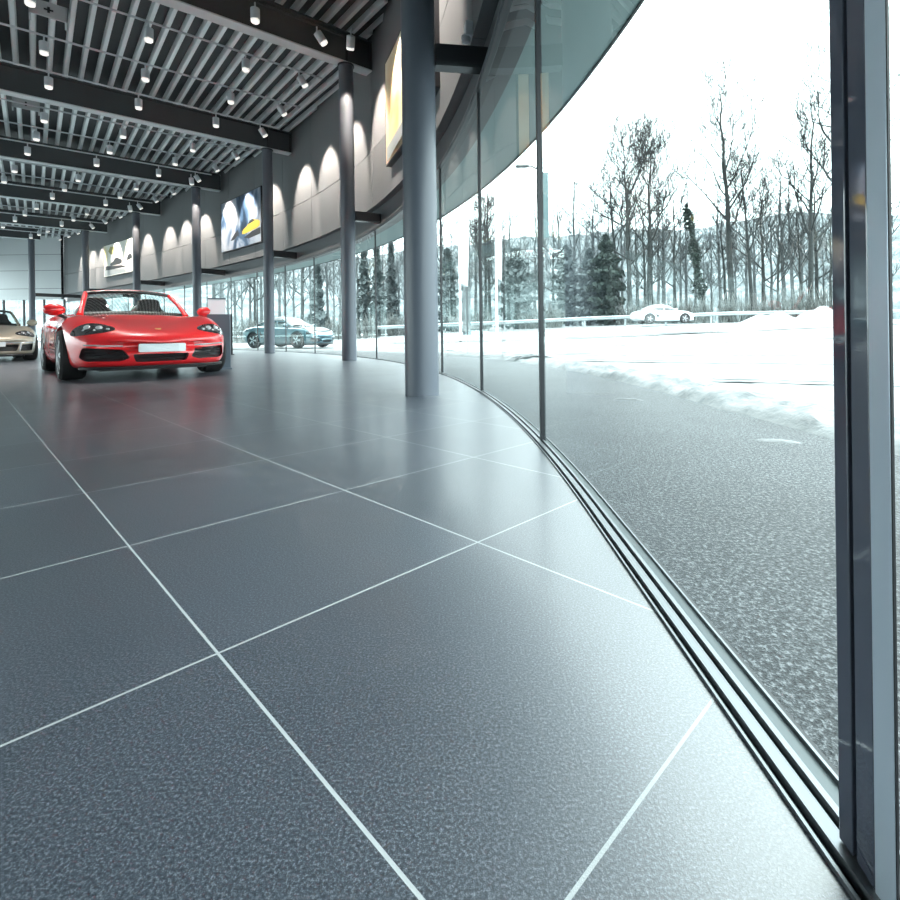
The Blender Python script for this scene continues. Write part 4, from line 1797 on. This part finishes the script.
# woods: individual bare trees of a few kinds copied along the slope
protos = []
for k_, (sd, H_, mm) in enumerate(((31, 15, 'bark2'), (32, 18, 'bark'), (33, 13, 'bark2'), (34, 20, 'bark2'))):
    tr, br, al = tree_mesh(sd, H_, rnd.uniform(-.03, .03), .8, 2, .3, nb=12)
    t = thing('forest_tree', None, 'tree', (0, 0, 0), 0, 'bare trees of the woods behind the road')
    tr.build('trunk', M[mm], t, smooth=True, recalc=False)
    br.build('branches', M[mm], t, recalc=False)
    protos.append(t)
WLAB = ['pale slender bare tree in the woods behind the guard rail', 'dark slender bare tree in the woods behind the guard rail',
        'short pale bare tree in the woods behind the guard rail', 'tall pale bare tree in the woods behind the guard rail']
cnt = [0] * 4
spots = []
px = 215.0
i = 0
while px < 890:
    Y = rnd.uniform(50, 78)
    if px < 420:
        Y = rnd.uniform(38, 60)
    spots.append((px, Y))
    px += rnd.uniform(5.5, 10)
    i += 1
for i, (px, Y) in enumerate(spots):
    k_ = rnd.choice((0, 0, 1, 2, 2, 3))
    o = protos[k_] if cnt[k_] == 0 else copy_tree(protos[k_])
    cnt[k_] += 1
    x = at_px(px, Y)
    o.location = (x, Y, gz(x, Y) - .3)
    o.rotation_euler = (0, 0, rnd.uniform(0, 6.28))
    sc = rnd.uniform(.75, 1.05) * Y / 62
    o.scale = (sc, sc, sc)
    o['label'] = WLAB[k_]
for k_ in range(4):
    if cnt[k_] == 0:
        for ch in list(protos[k_].children):
            bpy.data.objects.remove(ch)
        bpy.data.objects.remove(protos[k_])


def conifer(px, Y, top_y, wid, label, seed, m='conifer', n=1500, columnar=False):
    x = at_px(px, Y)
    z = gz(x, Y) - .3
    H_ = CAM_H + (CY - 0.0124 * (px - CX) - top_y) / F_PX * Y - z
    t = thing('evergreen_tree', label, 'tree', (x, Y, z), 0, 'evergreens among the bare trees')
    mb = MB(); mb.tube([(0, 0, 0), (0, 0, H_ * .9)], [.2, .05], 8); mb.build('trunk', M['bark'], t, smooth=True)
    rr = random.Random(seed)
    mb = MB()
    for k in range(n):
        u = rr.random() ** .8
        R_ = wid * ((1 - u) if not columnar else min(1, 2.2 * (1 - u) + .1)) * (rr.random() ** .5) * (0.8 + .3 * math.sin(u * 40 + 3 * seed))
        a = rr.uniform(0, 2 * PI)
        leaf(mb, Vector((math.cos(a) * R_, math.sin(a) * R_, .4 + (H_ - .4) * u)), rr.uniform(.16, .34), rr)
    mb.build('foliage', M[m], t, recalc=False)


conifer(607, 44, 236, 1.5, 'broad dark evergreen at the left of the tree row', 41, 'ivy', 2600, True)
conifer(590, 46, 250, 1.3, 'frosted evergreen left of the broad dark evergreen', 42, 'conifer', 1800, True)
conifer(378, 40, 238, 0.9, 'narrow evergreen seen between the first two columns', 43, 'conifer', 900)
conifer(392, 43, 244, 0.9, 'evergreen seen just left of the nearest column', 44, 'conifer', 1300)
conifer(365, 41, 245, 1.2, 'small evergreen right of the second column', 45, 'conifer', 800)
conifer(517, 43, 250, 1.7, 'frosted evergreen right of the taller flagpole', 46, 'conifer', 1900, True)
conifer(318, 36, 262, .9, 'evergreen behind the teal coupe', 47, 'conifer', 600)
conifer(448, 44, 250, 1.2, 'evergreen seen right of the nearest column', 48, 'conifer', 1200, True)
conifer(567, 48, 246, 1.5, 'frosted evergreen right of the street lamp', 49, 'conifer', 1400, True)

# low shrubs behind the guard rail
for i, (px, Y, w, h) in enumerate(((470, 42, 3.0, 2.2), (540, 42, 3.5, 2.4), (640, 43, 4, 2.6), (690, 43, 4, 2.8), (745, 44, 4.2, 3.0), (795, 43, 4, 3.4), (835, 43, 4, 3.2), (300, 36, 4, 1.9), (350, 37, 4, 2.0), (400, 40, 3.5, 2.0), (260, 36, 3.5, 1.9))):
    x = at_px(px, Y)
    z = gz(x, Y) - .1
    t = thing('bare_shrub', 'frosted bare shrub thicket behind the guard rail', 'shrub', (x, Y, z), 0, 'shrub thickets behind the guard rail')
    rr = random.Random(100 + i)
    mb = MB()
    for k in range(170):
        a = rr.uniform(0, 2 * PI)
        b0 = Vector((rr.uniform(-w / 2, w / 2), rr.uniform(-.6, .6), 0))
        tip = b0 + Vector((rr.uniform(-.6, .6), rr.uniform(-.4, .4), h * rr.uniform(.4, 1)))
        mid = b0.lerp(tip, .5) + Vector((rr.uniform(-.2, .2), rr.uniform(-.2, .2), .1))
        mb.tube([b0, mid, tip], [.035, .028, .012], 3, False)
        mb.tube([mid, mid + Vector((rr.uniform(-.5, .5), rr.uniform(-.3, .3), rr.uniform(.2, .7)))], [.022, .01], 3, False)
    mb.build('stems', M['shrub'], t, recalc=False)
# ploughed snow heaps by the road on the right
for i, (px, Y, w, h, lab) in enumerate(((775, 33.5, 2.6, .62, 'ploughed snow heap by the guard rail, left of the pair'), (822, 33, 2.2, .85, 'taller snow heap by the guard rail beside the post'))):
    x = at_px(px, Y)
    mb = MB()
    vs, fs = [], []
    NA, NR = 40, 10
    for k in range(NR + 1):
        for a in range(NA):
            an = 2 * PI * a / NA
            r = k / NR
            p = Vector((w * r * math.cos(an), w * .6 * r * math.sin(an), 0))
            zz = h * (1 - r ** 1.6) * (1 + .5 * noise.noise(p * 1.3 + Vector((i * 5, 0, 0)))) - .12 * r
            vs.append((p.x, p.y, zz))
    for k in range(NR):
        for a in range(NA):
            q, q2 = k * NA + a, k * NA + (a + 1) % NA
            fs.append((q, q2, q2 + NA, q + NA))
    mb.add(vs, fs)
    o = mb.build('snow_heap', M['snow'], smooth=True, recalc=False)
    o.location = (x, Y, gz(x, Y))
    tag(o, lab, 'snow heap')
